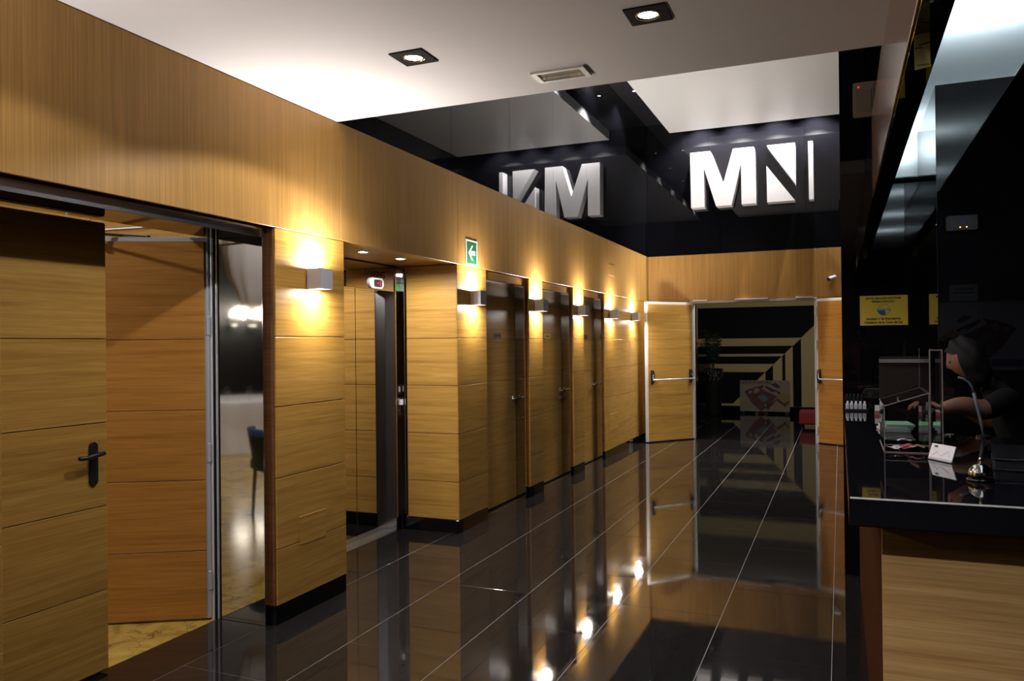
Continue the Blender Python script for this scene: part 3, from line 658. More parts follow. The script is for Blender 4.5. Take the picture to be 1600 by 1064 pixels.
# yellow association notice
YEL = simple('notice_yellow', (0.88, 0.66, 0.06), 0.5); INK = simple('ink_black', (0.012, 0.012, 0.01), 0.6); INKB = simple('ink_blue', (0.03, 0.10, 0.38), 0.6)
t = thing('notice', 'yellow hotel association notice on the black gloss wall', 'sign', (0.256, Y2, 1.69))
bm = bmesh.new(); addbox(bm, -0.137, 0.137, -0.003, 0, -0.094, 0.094); mesh_obj('plate', bm, YEL, t)
for s, sz, z, b, sx in (('HOTEL MALAGA NOSTRUM', 0.0170, 0.076, 0.0007, 0.95), ('MIEMBRO ASOCIADO', 0.0155, 0.055, 0.0006, 0.88), ('Asociación de Empresarios', 0.0195, -0.053, 0.0008, 0.92), ('Hoteleros de la Costa del Sol', 0.0200, -0.076, 0.0008, 0.90)):
    text_mesh(s, sz, INK, 'lettering', t, (-0.002, -0.0034, z), ROT_NY, sx=sx, bold=b)
bm = bmesh.new(); lathe(bm, [(0.036, -0.0032), (0.0345, -0.0035), (0.036, -0.0037)], 32, axis='Y', cap=False, off=(0, 0, 0.004))
lg = mesh_obj('emblem_ring', bm, simple('ink_green', (0.05, 0.11, 0.05), 0.6), t)
bm = bmesh.new()
def arcpoly(a0, a1, r, n=14): return [(r*math.cos(a0+(a1-a0)*i/n), 0.004+r*math.sin(a0+(a1-a0)*i/n)) for i in range(n+1)]
prism(bm, arcpoly(PI+0.1, 1.62*PI, 0.034) + [(0.008, 0.0)], -0.0033, -0.0036); mesh_obj('emblem_sea', bm, INKB, lg)
bm = bmesh.new(); prism(bm, arcpoly(0.42*PI, 0.92*PI, 0.030) + [(-0.03, 0.012)], -0.0033, -0.0036); mesh_obj('emblem_sun', bm, simple('ink_sun', (0.75, 0.55, 0.01), 0.6), lg)
text_mesh('AEHCOS', 0.021, simple('ink_lightblue', (0.12, 0.24, 0.60), 0.6), 'emblem_lettering', lg, (0.0, -0.0040, 0.004), ROT_NY, bold=0.0006)
# alarm unit high on the black wall
t = thing('alarm_unit', 'grey wall unit with a tiny red light high on the black wall', 'alarm', (0.154, Y2, 3.03))
bm = bmesh.new(); prism(bm, rounded(0.124, 0.215, 0.012), 0, -0.035); mesh_obj('housing', bm, simple('unit_grey', (0.33, 0.29, 0.25), 0.5), t)
bm = bmesh.new(); addbox(bm, -0.045, 0.045, -0.038, -0.035, -0.085, 0.06); mesh_obj('cover', bm, simple('unit_grey2', (0.30, 0.26, 0.22), 0.5), t)
bm = bmesh.new(); lathe(bm, [(0.005, -0.035), (0.003, -0.04)], 10, axis='Y', off=(-0.028, 0, 0.078)); mesh_obj('indicator', bm, GLOW_RED, t)
# solid stand-in for the emergency light's reflection in the reception panel
t = thing('unit_reflection', 'dark box with two amber lights standing in for a reflected emergency light', 'alarm', (0.56, Y1, 2.075))
bm = bmesh.new(); prism(bm, rounded(0.135, 0.072, 0.006), 0, -0.02); mesh_obj('housing', bm, simple('unit_dark', (0.03, 0.03, 0.034), 0.4), t)
for x in (-0.008, 0.02):
    bm = bmesh.new(); lathe(bm, [(0.0035, -0.02), (0.002, -0.024)], 8, axis='Y', off=(x, 0, -0.022)); mesh_obj('indicator', bm, GLOW_AMBER, t)
bm = bmesh.new(); addbox(bm, -0.004, 0.014, -0.022, -0.02, -0.006, 0.012); mesh_obj('window', bm, simple('unit_violet', (0.05, 0.04, 0.16), 0.4), t)
# security camera
t = thing('security_camera', 'small white security camera on the oak frieze above the right fire door', 'camera', (-0.105, YB-0.004, 2.415))
bm = bmesh.new(); lathe(bm, [(0.035, 0), (0.035, -0.012), (0.012, -0.016), (0.012, -0.05)], 18, axis='Y'); mesh_obj('mount', bm, CREAMMETAL, t)
bm = bmesh.new(); tube(bm, [(0.05, -0.04, 0.012), (-0.035, -0.115, -0.02)], 0.032, 16); b_ = mesh_obj('body', bm, CREAMMETAL, t, smooth=False)
bm = bmesh.new(); tube(bm, [(-0.035, -0.115, -0.02), (-0.044, -0.123, -0.0233)], 0.028, 16); mesh_obj('lens', bm, BLACKP, b_)
# yellow door hanger under the beam
t = thing('door_hanger', 'yellow card door hanger hanging from the black beam', 'card', (0.232, 2.6, 2.398))
bm = bmesh.new(); prism(bm, [(-0.021, 0.0), (0.021, 0.004), (0.021, -0.024), (-0.008, -0.030), (-0.008, -0.034), (0.021, -0.028), (0.022, -0.098), (-0.020, -0.104)], -0.0005, 0.0005)
mesh_obj('card', bm, simple('card_yellow', (0.24, 0.19, 0.05), 0.6), t)
bm = bmesh.new(); addbox(bm, -0.018, 0.002, -0.0009, -0.0005, -0.042, -0.038); mesh_obj('print', bm, INK, t); bm = bmesh.new(); addbox(bm, -0.014, 0.018, -0.0009, -0.0005, -0.092, -0.089); mesh_obj('print', bm, INK, t)

# ================================================================== THE HALL BEHIND THE DOUBLE DOORS
def plant():
    x, y = -2.40, 16.45
    t = thing('potted_palm', 'tall black planter with a thin-leaved palm in the dark hall', 'plant', (x, y, 0))
    bm = bmesh.new(); lathe(bm, [(0.15, 0), (0.15, 0.02), (0.165, 0.45), (0.19, 0.78), (0.195, 0.96), (0.18, 0.965), (0.175, 0.93)], 28)
    pot = mesh_obj('planter', bm, simple('planter_black', (0.005, 0.005, 0.005), 0.6, spec=0.2), t, smooth=True)
    bm = bmesh.new(); rr = random.Random(5)
    for k in range(70):
        a = rr.uniform(0, 2*PI); z = rr.uniform(0.72, 0.93); r = 0.196; h = rr.uniform(0.015, 0.05)
        c, s = math.cos(a), math.sin(a); d = 0.004
        v = [bm.verts.new((r*c-d*s, r*s+d*c, z)), bm.verts.new((r*c+d*s, r*s-d*c, z)), bm.verts.new(((r+.002)*c+d*s, (r+.002)*s-d*c, z+h)), bm.verts.new(((r+.002)*c-d*s, (r+.002)*s+d*c, z+h))]
        bm.faces.new(v)
    mesh_obj('woven_band', bm, simple('woven_grey', (0.30, 0.28, 0.25), 0.5), pot, kind='stuff')
    LEAF = simple('palm_green', (0.03, 0.055, 0.015), 0.5)
    for k in range(30):
        a = 2*PI*k/30 + rr.uniform(-.2, .2); ln = rr.uniform(0.5, 0.85); lean = rr.uniform(0.05, 0.27); bm = bmesh.new()
        pts = []
        for i in range(9):
            s = i/8; r = lean*s*s*0.75 + 0.02; z = 0.93 + ln*s - 0.30*lean*s*s*s
            pts.append(Vector((r*math.cos(a), r*math.sin(a), z)))
        tube(bm, pts, [0.006*(1-0.8*i/8) for i in range(9)], 5)
        side = Vector((-math.sin(a), math.cos(a), 0))
        for i in range(2, 9):
            for sg in (-1, 1):
                p = pts[i]; tip = p + sg*side*0.12 + Vector((0.06*math.cos(a), 0.06*math.sin(a), 0.05 - 0.02*i/8))
                m1 = (p+tip)/2 + Vector((0, 0, 0.012)); n_ = Vector((math.cos(a), math.sin(a), 0))*0.013
                bm.faces.new([bm.verts.new(p), bm.verts.new(m1+n_), bm.verts.new(tip), bm.verts.new(m1-n_)])
        mesh_obj('frond', bm, LEAF, t)
plant()
def poster_art(t, wd, h, face=-1):
    """flat print on a board: face -1 looks to -Y, +1 to +Y. drawn in the board plane"""
    def shape(nm, poly, col, lay):
        bm = bmesh.new(); prism(bm, [((a-0.5)*wd*(-face), (b-0.5)*h) for a, b in poly], face*0.0105, face*(0.0108+0.0003*lay))
        mesh_obj(nm, bm, simple('print_%s_%d' % (nm, len(bpy.data.materials)), tuple(0.6*c for c in col), 0.6), t)
    red = (0.16, 0.05, 0.035); dk = (0.05, 0.025, 0.03)
    shape('print_site', [(0.09, 0.63), (0.32, 0.50), (0.50, 0.86), (0.36, 0.80), (0.15, 0.70)], dk, 0)
    shape('print_block', [(0.10, 0.62), (0.34, 0.82), (0.52, 0.66), (0.75, 0.50), (0.58, 0.16), (0.42, 0.02), (0.26, 0.24)], red, 1)
    shape('print_pool', [(0.35, 0.47), (0.45, 0.57), (0.58, 0.42), (0.49, 0.30)], (0.16, 0.22, 0.24), 2)
    shape('print_terrace', [(0.27, 0.62), (0.33, 0.78), (0.41, 0.70), (0.33, 0.58)], (0.42, 0.33, 0.28), 2)
    shape('print_terrace', [(0.17, 0.62), (0.22, 0.70), (0.25, 0.62), (0.20, 0.55)], (0.42, 0.33, 0.28), 2)
    shape('print_wing', [(0.52, 0.84), (0.82, 0.62), (0.80, 0.56), (0.62, 0.66), (0.52, 0.78)], dk, 2)
    shape('print_wing', [(0.62, 0.88), (0.72, 0.93), (0.82, 0.80), (0.76, 0.76)], dk, 2)
    shape('print_terrace', [(0.66, 0.60), (0.70, 0.66), (0.77, 0.60), (0.70, 0.54)], (0.45, 0.35, 0.28), 3)
    shape('print_plot', [(0.72, 0.42), (0.86, 0.62), (0.99, 0.50), (0.90, 0.24)], (0.42, 0.30, 0.10), 2)
    shape('print_path', [(0.56, 0.05), (0.74, 0.36), (0.90, 0.16), (0.93, 0.22), (0.99, 0.32), (0.97, 0.38), (0.90, 0.26), (0.75, 0.44), (0.54, 0.12)], (0.10, 0.06, 0.04), 3)
    shape('print_block', [(0.48, 0.24), (0.56, 0.30), (0.60, 0.18), (0.54, 0.12)], dk, 3)
    shape('print_terrace', [(0.50, 0.22), (0.52, 0.26), (0.54, 0.20), (0.52, 0.17)], (0.5, 0.42, 0.36), 4)
    return shape
t = thing('poster_board', 'NUEVA APERTURA poster board with a building plan leaning on the striped wall', 'poster', (-1.46, HB-0.045, 0.37))
bm = bmesh.new(); addbox(bm, -0.495, 0.495, -0.010, 0.010, -0.32, 0.325); mesh_obj('board', bm, simple('poster_beige', (0.26, 0.21, 0.15), 0.6), t)
poster_art(t, 0.99, 0.645)
text_mesh('NUEVA APERTURA', 0.083, INK, 'lettering', t, (-0.18, -0.0112, 0.280), ROT_NY, sx=0.90, bold=0.001)
box('foot', -1.955+0.02, -1.955+0.10, HB-0.10, HB-0.035, 0, 0.052, BLACKP, parent=t); box('foot', -1.06, -0.98, HB-0.10, HB-0.035, 0, 0.052, BLACKP, parent=t)
t = thing('pouf', 'low red upholstered pouf just inside the hall', 'stool', (-0.42, 14.75, 0))
RED = simple('red_fabric', (0.17, 0.006, 0.009), 0.85)
def cushion(name, x0, x1, y0, y1, z0, z1, r, mat, parent):
    bm = bmesh.new(); addbox(bm, x0, x1, y0, y1, z0, z1); bmesh.ops.recalc_face_normals(bm, faces=bm.faces[:])
    bmesh.ops.bevel(bm, geom=bm.edges[:], offset=r, segments=3, affect='EDGES', profile=0.6); return mesh_obj(name, bm, mat, parent, smooth=True)
cushion('cushion', -0.25, 0.25, -0.25, 0.25, 0.06, 0.29, 0.03, RED, t)
for sx in (-1, 1):
    for sy in (-1, 1): bm = bmesh.new(); lathe(bm, [(0.02, 0), (0.024, 0.062)], 12, off=(0.2*sx, 0.2*sy, 0)); mesh_obj('foot', bm, BLACKP, t)
t = thing('hall_downlight', 'dim ceiling light of the hall beyond the doors', 'ceiling light', (-1.0, 13.25, 2.6))
bm = bmesh.new(); lathe(bm, [(0.09, 0), (0.09, -0.02), (0.075, -0.025)], 20); mesh_obj('housing', bm, CREAMMETAL, t)
bm = bmesh.new(); lathe(bm, [(0.0, -0.03), (0.05, -0.028), (0.074, -0.024)], 20, cap=False); mesh_obj('lens', bm, glow('hall_glow', C_DOWN, 2), t)
lamp('POINT', (-1.0, 13.25, 2.5), P_HALL, C_DOWN, t, size=0.06)

# ================================================================== RECEPTION
CT = 1.08
t = thing('worktop', 'glossy black reception worktop with its front edge highlight painted as a pale strip', 'counter', (0.6, 3.2, CT))
bm = bmesh.new(); prism(bm, [(0.017, 2.31), (1.30, 2.31), (1.30, 3.93), (0.43, 3.93), (0.43, 5.49), (0.017, 5.49)], CT-0.078, CT, 'XY')
bmesh.ops.bevel(bm, geom=bm.edges[:], offset=0.0025, segments=2, affect='EDGES')
mesh_obj('slab', bm, simple('worktop_black', (0.006, 0.006, 0.008), 0.03, spec=0.6), t, loc=-Vector(t.location))
box('edge_strip', 0.02, 1.30, 2.3085, 2.3105, CT-0.004, CT+0.0004, CREAMMETAL, parent=t, bev=0)  # pale strip paints the highlight along the polished front edge
t = thing('reception_desk', 'oak reception desk front below the black worktop', 'desk', (0.6, 3.2, 0))
box('carcass', 0.112, 1.25, 2.425, 3.90, 0.0, CT-0.079, BLACKM, parent=t, bev=0)
box('carcass', 0.112, 0.40, 3.90, 5.48, 0.0, CT-0.079, BLACKM, parent=t, bev=0)
box('front_panel', 0.10, 1.25, 2.405, 2.425, 0.0, CT-0.0795, OAKG, parent=t)
box('side_panel', 0.10, 0.112, 2.4255, 5.48, 0.0, CT-0.0795, simple('side_brown', (0.05, 0.02, 0.010), 0.8, spec=0.0), parent=t)
# call bell
def call_bell(x, y):
    t = thing('service_bell', 'chrome service bell on the black worktop', 'bell', (x, y, CT))
    bm = bmesh.new(); lathe(bm, [(0.0, 0), (0.036, 0), (0.038, 0.004), (0.030, 0.009), (0.010, 0.011), (0.008, 0.022)], 32); mesh_obj('base', bm, simple('bell_base', (0.02, 0.02, 0.02), 0.2, 0.6), t, smooth=True)
    bm = bmesh.new(); lathe(bm, [(0.033, 0.018), (0.0335, 0.021), (0.031, 0.030), (0.025, 0.040), (0.016, 0.047), (0.007, 0.050), (0.0, 0.0505)], 36, cap=False); mesh_obj('dome', bm, CHROME, t, smooth=True)
    bm = bmesh.new(); lathe(bm, [(0.003, 0.049), (0.003, 0.058), (0.005, 0.060), (0.0052, 0.066), (0.002, 0.069)], 16); mesh_obj('button', bm, simple('brass', (0.75, 0.6, 0.3), 0.2, 1.0), t, smooth=True)
call_bell(0.381, 2.70)
# card stand
t = thing('card_stand', 'small acrylic stand of white business cards in front of the suggestion box', 'card holder', (0.312, 3.085, CT), math.radians(-58))
bm = bmesh.new(); addbox(bm, -0.061, 0.061, -0.004, 0.032, 0, 0.002); addbox(bm, -0.061, 0.061, 0.022, 0.024, 0.002, 0.05); addbox(bm, -0.061, 0.061, -0.004, -0.0025, 0.002, 0.012); mesh_obj('holder', bm, ACRYLIC, t)
bm = bmesh.new(); v = [(-0.058, 0.0, 0.003), (0.058, 0.0, 0.003), (0.058, 0.018, 0.056), (-0.058, 0.018, 0.056)]
A = [bm.verts.new(p) for p in v]; B = [bm.verts.new((p[0], p[1]+0.004, p[2])) for p in v]
bm.faces.new(A); bm.faces.new(list(reversed(B)))
for i in range(4): bm.faces.new((A[i], B[i], B[(i+1) % 4], A[(i+1) % 4]))
bmesh.ops.recalc_face_normals(bm, faces=bm.faces[:])
cd = mesh_obj('cards', bm, simple('card_white', (0.85, 0.80, 0.83), 0.5), t)
tilt = math.atan2(0.053, 0.018)
text_mesh('MN', 0.011, INK, 'card_print', cd, (-0.033, 0.0155-0.0008, 0.0475), (tilt, 0, 0), bold=0.0003)
bm = bmesh.new()
for (a, b, c, d) in ((-0.04, 0.038, 0.0, 0.016), (0.0, 0.016, 0.03, 0.036), (0.03, 0.036, 0.046, 0.014), (-0.046, 0.012, -0.02, 0.03)):
    u = Vector((0, math.cos(tilt), math.sin(tilt))); o0 = Vector((0, -0.0006, 0.003)); p, q = Vector((a, 0, 0))+u*b+o0, Vector((c, 0, 0))+u*d+o0; tube(bm, [p, q], 0.0005, 4)
mesh_obj('card_print', bm, simple('print_grey', (0.45, 0.42, 0.45), 0.6), cd)
# acrylic suggestion box
t = thing('suggestion_box', 'clear acrylic suggestion box with tall back board on the worktop', 'box', (0.225, 3.45, CT))
X0, X1, YA, YBk = 0.150, 0.300, 3.275, 3.66
def abox(nm, *a, mat=ACRYLIC): return box(nm, *a, mat, parent=t, bev=0)
bm = bmesh.new(); prism(bm, [(X0, CT+0.001), (X1, CT+0.001), (X1, 1.300), (X0, 1.250)], YA, YA+0.004); mesh_obj('front_wall', bm, ACRYLIC, t, loc=-Vector(t.location))
abox('side_wall', X0, X0+0.004, YA+0.004, YBk, CT+0.001, 1.25); abox('base', X0+0.004, X1-0.004, YA+0.004, YBk, CT+0.001, CT+0.005)
abox('side_wall', X1-0.004, X1, YA+0.004, YBk, CT+0.001, 1.30)
bm = bmesh.new(); prism(bm, [(X0, 1.251), (X1, 1.301), (X1, 1.306), (X0, 1.256)], YA, YBk); lid = mesh_obj('lid', bm, acrylic('lid_acrylic', (0.75, 0.72, 0.72), 0.05), t, loc=-Vector(t.location))
bm = bmesh.new(); lathe(bm, [(0.008, 1.272), (0.008, 1.285)], 12, off=(0.205, 3.34, 0)); mesh_obj('lock', bm, STEELD, lid)
abox('back_wall', X0+0.003, 0.303, YBk+0.06, YBk+0.064, CT+0.001, 1.245)
abox('back_board', X0+0.003, 0.325, YBk+0.06, YBk+0.066, 1.246, 1.432, mat=simple('smoked_board', (0.030, 0.020, 0.018), 0.25))
abox('board_clip', X0+0.003, 0.325, YBk+0.052, YBk+0.06, 1.405, 1.42, mat=simple('clip_grey', (0.20, 0.20, 0.21), 0.3))
abox('tall_panel', 0.304, 0.308, YA+0.03, YBk+0.06, CT+0.001, 1.462, mat=acrylic('tall_acrylic', (0.80, 0.76, 0.74), 0.05))
abox('tall_panel', 0.345, 0.349, YA+0.03, YBk+0.06, CT+0.001, 1.462, mat=acrylic('tall_acrylic2', (0.85, 0.8, 0.78), 0.05))
bm = bmesh.new(); e = 0.0018
for (x, y) in ((0.306, YA+0.03), (0.347, YA+0.03), (0.306, YBk+0.06), (0.347, YBk+0.06)): addbox(bm, x-e, x+e, y-e, y+e, CT, 1.463)
addbox(bm, 0.304, 0.349, YA+0.028, YA+0.032, 1.460, 1.464); addbox(bm, X0-e, X0+e, YA-e, YA+e, CT, 1.25); addbox(bm, X1-e, X1+e, YA-e, YA+e, CT, 1.30)
addbox(bm, X0, X1, YA-e, YA+e, CT, CT+0.004); addbox(bm, X0, X1, YA-e, YA+e, CT+0.028, CT+0.031); addbox(bm, X0-e, X0+e, YA, YBk, CT, CT+0.003)
tube(bm, [(X0, YA, 1.2535), (X1, YA, 1.3035)], e, 6); tube(bm, [(X0, YBk, 1.2535), (X1, YBk, 1.3035)], e, 6); tube(bm, [(X0, YA, 1.2535), (X0, YBk, 1.2535)], e, 6); tube(bm, [(X1, YA, 1.3035), (X1, YBk, 1.3035)], e, 6)
mesh_obj('edges', bm, ACRYEDGE, t, loc=-Vector(t.location))
# slips inside
rr = random.Random(11)
cols = [((0.75, 0.10, 0.11), 'red'), ((0.85, 0.30, 0.28), 'pink'), ((0.85, 0.82, 0.85), 'white')]
SL = ['red slip lying flat at the left of the acrylic box', 'pink slip lying in the middle of the acrylic box', 'white slip at the front left of the acrylic box', 'red slip on top of the heap in the acrylic box', 'pink slip at the right of the acrylic box', 'white slip at the back of the acrylic box']
for k, lab in enumerate(SL):
    c, n = cols[k % 3]; x = [0.175, 0.215, 0.185, 0.225, 0.262, 0.230][k]; y = [3.36, 3.33, 3.31, 3.36, 3.33, 3.50][k]; z = CT+0.006+0.003*k
    bm = bmesh.new(); sx, sy = 0.026, 0.02; rows = []
    for i in range(5):
        rows.append([bm.verts.new((-sx+2*sx*i/4, -sy+2*sy*j/2, 0.004*math.sin(i*1.7+k)+0.004+0.003*math.cos(j*2.0+k))) for j in range(3)])
    for i in range(4):
        for j in range(2): bm.faces.new((rows[i][j], rows[i+1][j], rows[i+1][j+1], rows[i][j+1]))
    o = mesh_obj('paper_slip', bm, simple('slip_%s_%d' % (n, k), c, 0.6), loc=(x, y, z), label=lab, cat='paper', group='slips in the acrylic box', smooth=True)
    o.rotation_euler = (0, 0, rr.uniform(-.6, .6))
t = thing('leaflet_stack', 'pale green and white leaflets stacked behind the suggestion box', 'leaflets', (0.225, 4.08, CT), 0.1)
for k, c in enumerate(((0.45, 0.45, 0.47), (0.6, 0.58, 0.62), (0.30, 0.60, 0.38))): box('leaflet', -0.06+0.008*k, 0.06+0.008*k, -0.09, 0.09, 0.001+0.012*k, 0.012+0.012*k, simple('leaflet_%d' % k, c, 0.5), parent=t if not t.__setitem__('_local', 1) else t, bev=0.0008)
del t['_local']
# small white bottles at the far end of the counter
tr = box('bottle_tray', 0.022, 0.15, 5.12, 5.19, CT+0.0005, CT+0.012, BLACKP, label='low black tray under the five tiny bottles at the counter end', cat='tray')
for k in range(5):
    t = thing('tiny_bottle', '%s of five tiny white bottles in a row, counting from the left' % ORD[k], 'bottle', (0.036+0.0235*k, 5.15, CT+0.012), group='tiny white bottles')
    bm = bmesh.new(); addbox(bm, -0.0095, 0.0095, -0.008, 0.008, 0, 0.034); bmesh.ops.recalc_face_normals(bm, faces=bm.faces[:]); bmesh.ops.bevel(bm, geom=bm.edges[:], offset=0.002, segments=2, affect='EDGES'); mesh_obj('body', bm, simple('bottle_white_%d' % k, (0.70, 0.70, 0.74), 0.4), t)
    bm = bmesh.new(); lathe(bm, [(0.005, 0.033), (0.006, 0.035), (0.006, 0.046), (0.004, 0.047)], 12, off=(0.002, 0, 0)); mesh_obj('cap', bm, simple('cap_white_%d' % k, (0.75, 0.75, 0.78), 0.4), t)
    bm = bmesh.new(); addbox(bm, -0.006, 0.006, -0.0084, -0.008, 0.006, 0.024); mesh_obj('label_print', bm, simple('label_grey_%d' % k, (0.45, 0.45, 0.55), 0.5), t)
t = thing('card_pack', 'small white and red pack standing between the bottles and the acrylic box', 'pack', (0.192, 4.93, CT))
bm = bmesh.new(); addbox(bm, -0.014, 0.014, -0.01, 0.01, 0.022, 0.052); mesh_obj('upper_half', bm, simple('pack_white', (0.75, 0.70, 0.72), 0.5), t)
bm = bmesh.new(); addbox(bm, -0.016, 0.014, -0.011, 0.011, 0.0, 0.022); mesh_obj('lower_half', bm, simple('pack_red', (0.30, 0.10, 0.09), 0.5), t)
# black binder, stand tube, pen pot
t = thing('binder', 'flat black binder lying on the worktop behind the bell', 'binder', (0.505, 3.34, CT), math.radians(-8)); t['_local'] = 1
box('cover', 0.0, 0.34, -0.42, 0.0, 0.001, 0.006, BLACKP, parent=t); box('pages', 0.006, 0.334, -0.414, -0.006, 0.006, 0.034, simple('pages_dark', (0.03, 0.03, 0.034), 0.4), parent=t, bev=0.0005); box('cover', 0.0, 0.34, -0.42, 0.0, 0.034, 0.039, simple('binder_gloss', (0.02, 0.02, 0.024), 0.12), parent=t, bev=0.0015)
del t['_local']
t = thing('gooseneck_stand', 'grey curved tube stand beside the receptionist', 'stand', (0.565, 3.90, CT))
bm = bmesh.new(); lathe(bm, [(0.03, 0), (0.03, 0.008), (0.012, 0.012)], 20); mesh_obj('foot', bm, BLACKP, t)
bm = bmesh.new(); tube(bm, [(0, 0, 0.01), (-0.008, 0.005, 0.06), (-0.024, 0.015, 0.14), (-0.033, 0.02, 0.19)], 0.0068, 12); mesh_obj('pole', bm, simple('stand_grey', (0.12, 0.13, 0.16), 0.45), t, smooth=True)
bm = bmesh.new(); tube(bm, [(-0.033, 0.02, 0.19), (-0.040, 0.022, 0.215), (-0.052, 0.024, 0.236), (-0.070, 0.026, 0.250), (-0.092, 0.028, 0.256)], 0.0042, 10); mesh_obj('neck', bm, simple('stand_blue', (0.12, 0.14, 0.18), 0.4), t, smooth=True)
t = thing('ink_pot', 'small glossy black pot right of the acrylic box', 'pot', (0.415, 3.72, CT))
bm = bmesh.new(); lathe(bm, [(0.018, 0), (0.024, 0.004), (0.027, 0.016), (0.022, 0.026), (0.014, 0.028), (0.013, 0.022)], 24); mesh_obj('bowl', bm, simple('pot_black', (0.01, 0.01, 0.01), 0.08), t, smooth=True)
bm = bmesh.new(); lathe(bm, [(0.016, 0.027), (0.017, 0.029), (0.015, 0.030)], 24, cap=False); mesh_obj('rim', bm, CHROME, t, smooth=True)
# wall behind the reception (out of the frame, reflected in the gloss panel) with the same poster
box('wall_service', 0.78, 3.2, 1.15, 1.30, 0, 2.765, simple('service_wall', (0.02, 0.02, 0.022), 0.5), kind='structure', bev=0, label='dark service wall beside the near end of the reception', cat='wall')
t = thing('wall_poster', 'dim building plan poster reflected in the black panel behind the receptionist', 'poster', (1.095, 1.311, 1.535))
bm = bmesh.new(); addbox(bm, -0.31, 0.31, -0.010, 0.010, -0.29, 0.28); mesh_obj('sheet', bm, simple('poster_pale', (0.32, 0.34, 0.42), 0.5), t)
poster_art(t, 0.60, 0.40, +1)
bm = bmesh.new(); addbox(bm, -0.29, 0.29, 0.0102, 0.0106, -0.26, -0.20); mesh_obj('print_sea', bm, simple('print_sea', (0.06, 0.10, 0.25), 0.5), t)
t = thing('wall_sheet', 'small pale notice sheet above the dim poster, seen in the black panel', 'paper', (0.965, 1.302, 1.895))
bm = bmesh.new(); addbox(bm, -0.105, 0.105, -0.0018, 0.001, -0.07, 0.07); mesh_obj('sheet', bm, simple('sheet_pale', (0.50, 0.52, 0.58), 0.5), t)
bm = bmesh.new()
for z, a in ((0.03, 0.065), (0.0, 0.075)):
    x = -a
    while x < a: addbox(bm, x, x+0.009, 0.001, 0.0014, z-0.007, z+0.007); x += 0.016
mesh_obj('print_lines', bm, INK, t)

# ================================================================== BANQUET ROOM FURNITURE
CLOTH = simple('tablecloth_white', (0.74, 0.72, 0.68), 0.85)
t = thing('banquet_table', 'round table with a white floor-length cloth in the mirror of the steel jamb', 'table', (-8.3, -2.55, 0.0025))
bm = bmesh.new(); n = 72
rings = []
for r, z, am in ((0.0, 0.74, 0), (0.84, 0.74, 0), (0.862, 0.735, 0), (0.868, 0.70, 0.004), (0.885, 0.45, 0.018), (0.90, 0.2, 0.03), (0.915, 0.004, 0.04)):
    rings.append([bm.verts.new(((r+am*math.sin(14*2*PI*k/n))*math.cos(2*PI*k/n), (r+am*math.sin(14*2*PI*k/n))*math.sin(2*PI*k/n), z)) for k in range(n)] if r else [bm.verts.new((0, 0, z))])
for k in range(n): bm.faces.new((rings[0][0], rings[1][k], rings[1][(k+1) % n]))
for a, b in zip(rings[1:], rings[2:]):
    for k in range(n): bm.faces.new((a[k], b[k], b[(k+1) % n], a[(k+1) % n]))
mesh_obj('tablecloth', bm, CLOTH, t, smooth=True)
for k, (dx, dy, lab) in enumerate(((0.52, 0.42, 'stemmed wine glass on the white banquet table, right of the two in the steel mirror'), (0.30, 0.62, 'stemmed wine glass on the white banquet table, left of the two in the steel mirror'))):
    bm = bmesh.new(); lathe(bm, [(0.036, 0), (0.036, 0.003), (0.005, 0.008), (0.004, 0.08), (0.02, 0.095), (0.040, 0.13), (0.042, 0.16), (0.034, 0.20), (0.033, 0.20), (0.040, 0.16), (0.038, 0.13), (0.0, 0.095)], 24, cap=False)
    mesh_obj('wine_glass', bm, GLASS, loc=(-8.3+dx, -2.55+dy, 0.7425), smooth=True, label=lab, cat='glass', group='glasses on the banquet table')
BLUE = simple('blue_fabric', (0.02, 0.06, 0.13), 0.7)
t = thing('banquet_chair', 'blue upholstered chair by the white table, in the steel mirror', 'chair', (-4.60, 1.07, 0.0025), math.radians(30))
cushion('seat', -0.24, 0.24, -0.24, 0.24, 0.40, 0.50, 0.03, BLUE, t)
bm = bmesh.new(); rows = []
for i in range(9):
    u = -1+2*i/8; rows.append([bm.verts.new((0.25*u*(1+0.12*s), 0.22-0.10*u*u+0.05*s+o, 0.44+0.34*s)) for s in (0, .5, 1) for o in (0, 0.05)])
for a, b in zip(rows, rows[1:]):
    for f in ((0, 2), (2, 4)): bm.faces.new((a[f[0]], b[f[0]], b[f[1]], a[f[1]])); bm.faces.new((a[f[0]+1], a[f[1]+1], b[f[1]+1], b[f[0]+1]))
    bm.faces.new((a[4], b[4], b[5], a[5])); bm.faces.new((a[0], a[1], b[1], b[0]))
for a in (rows[0], rows[-1]):
    bm.faces.new((a[0], a[2], a[3], a[1])); bm.faces.new((a[2], a[4], a[5], a[3]))
bmesh.ops.recalc_face_normals(bm, faces=bm.faces[:]); mesh_obj('backrest', bm, BLUE, t, smooth=True)
for sx in (-1, 1):
    for sy in (-1, 1):
        bm = bmesh.new(); tube(bm, [(0.20*sx, 0.20*sy, 0.42), (0.22*sx, 0.22*sy, 0)], [0.018, 0.013], 10); mesh_obj('leg', bm, BLACKP, t)
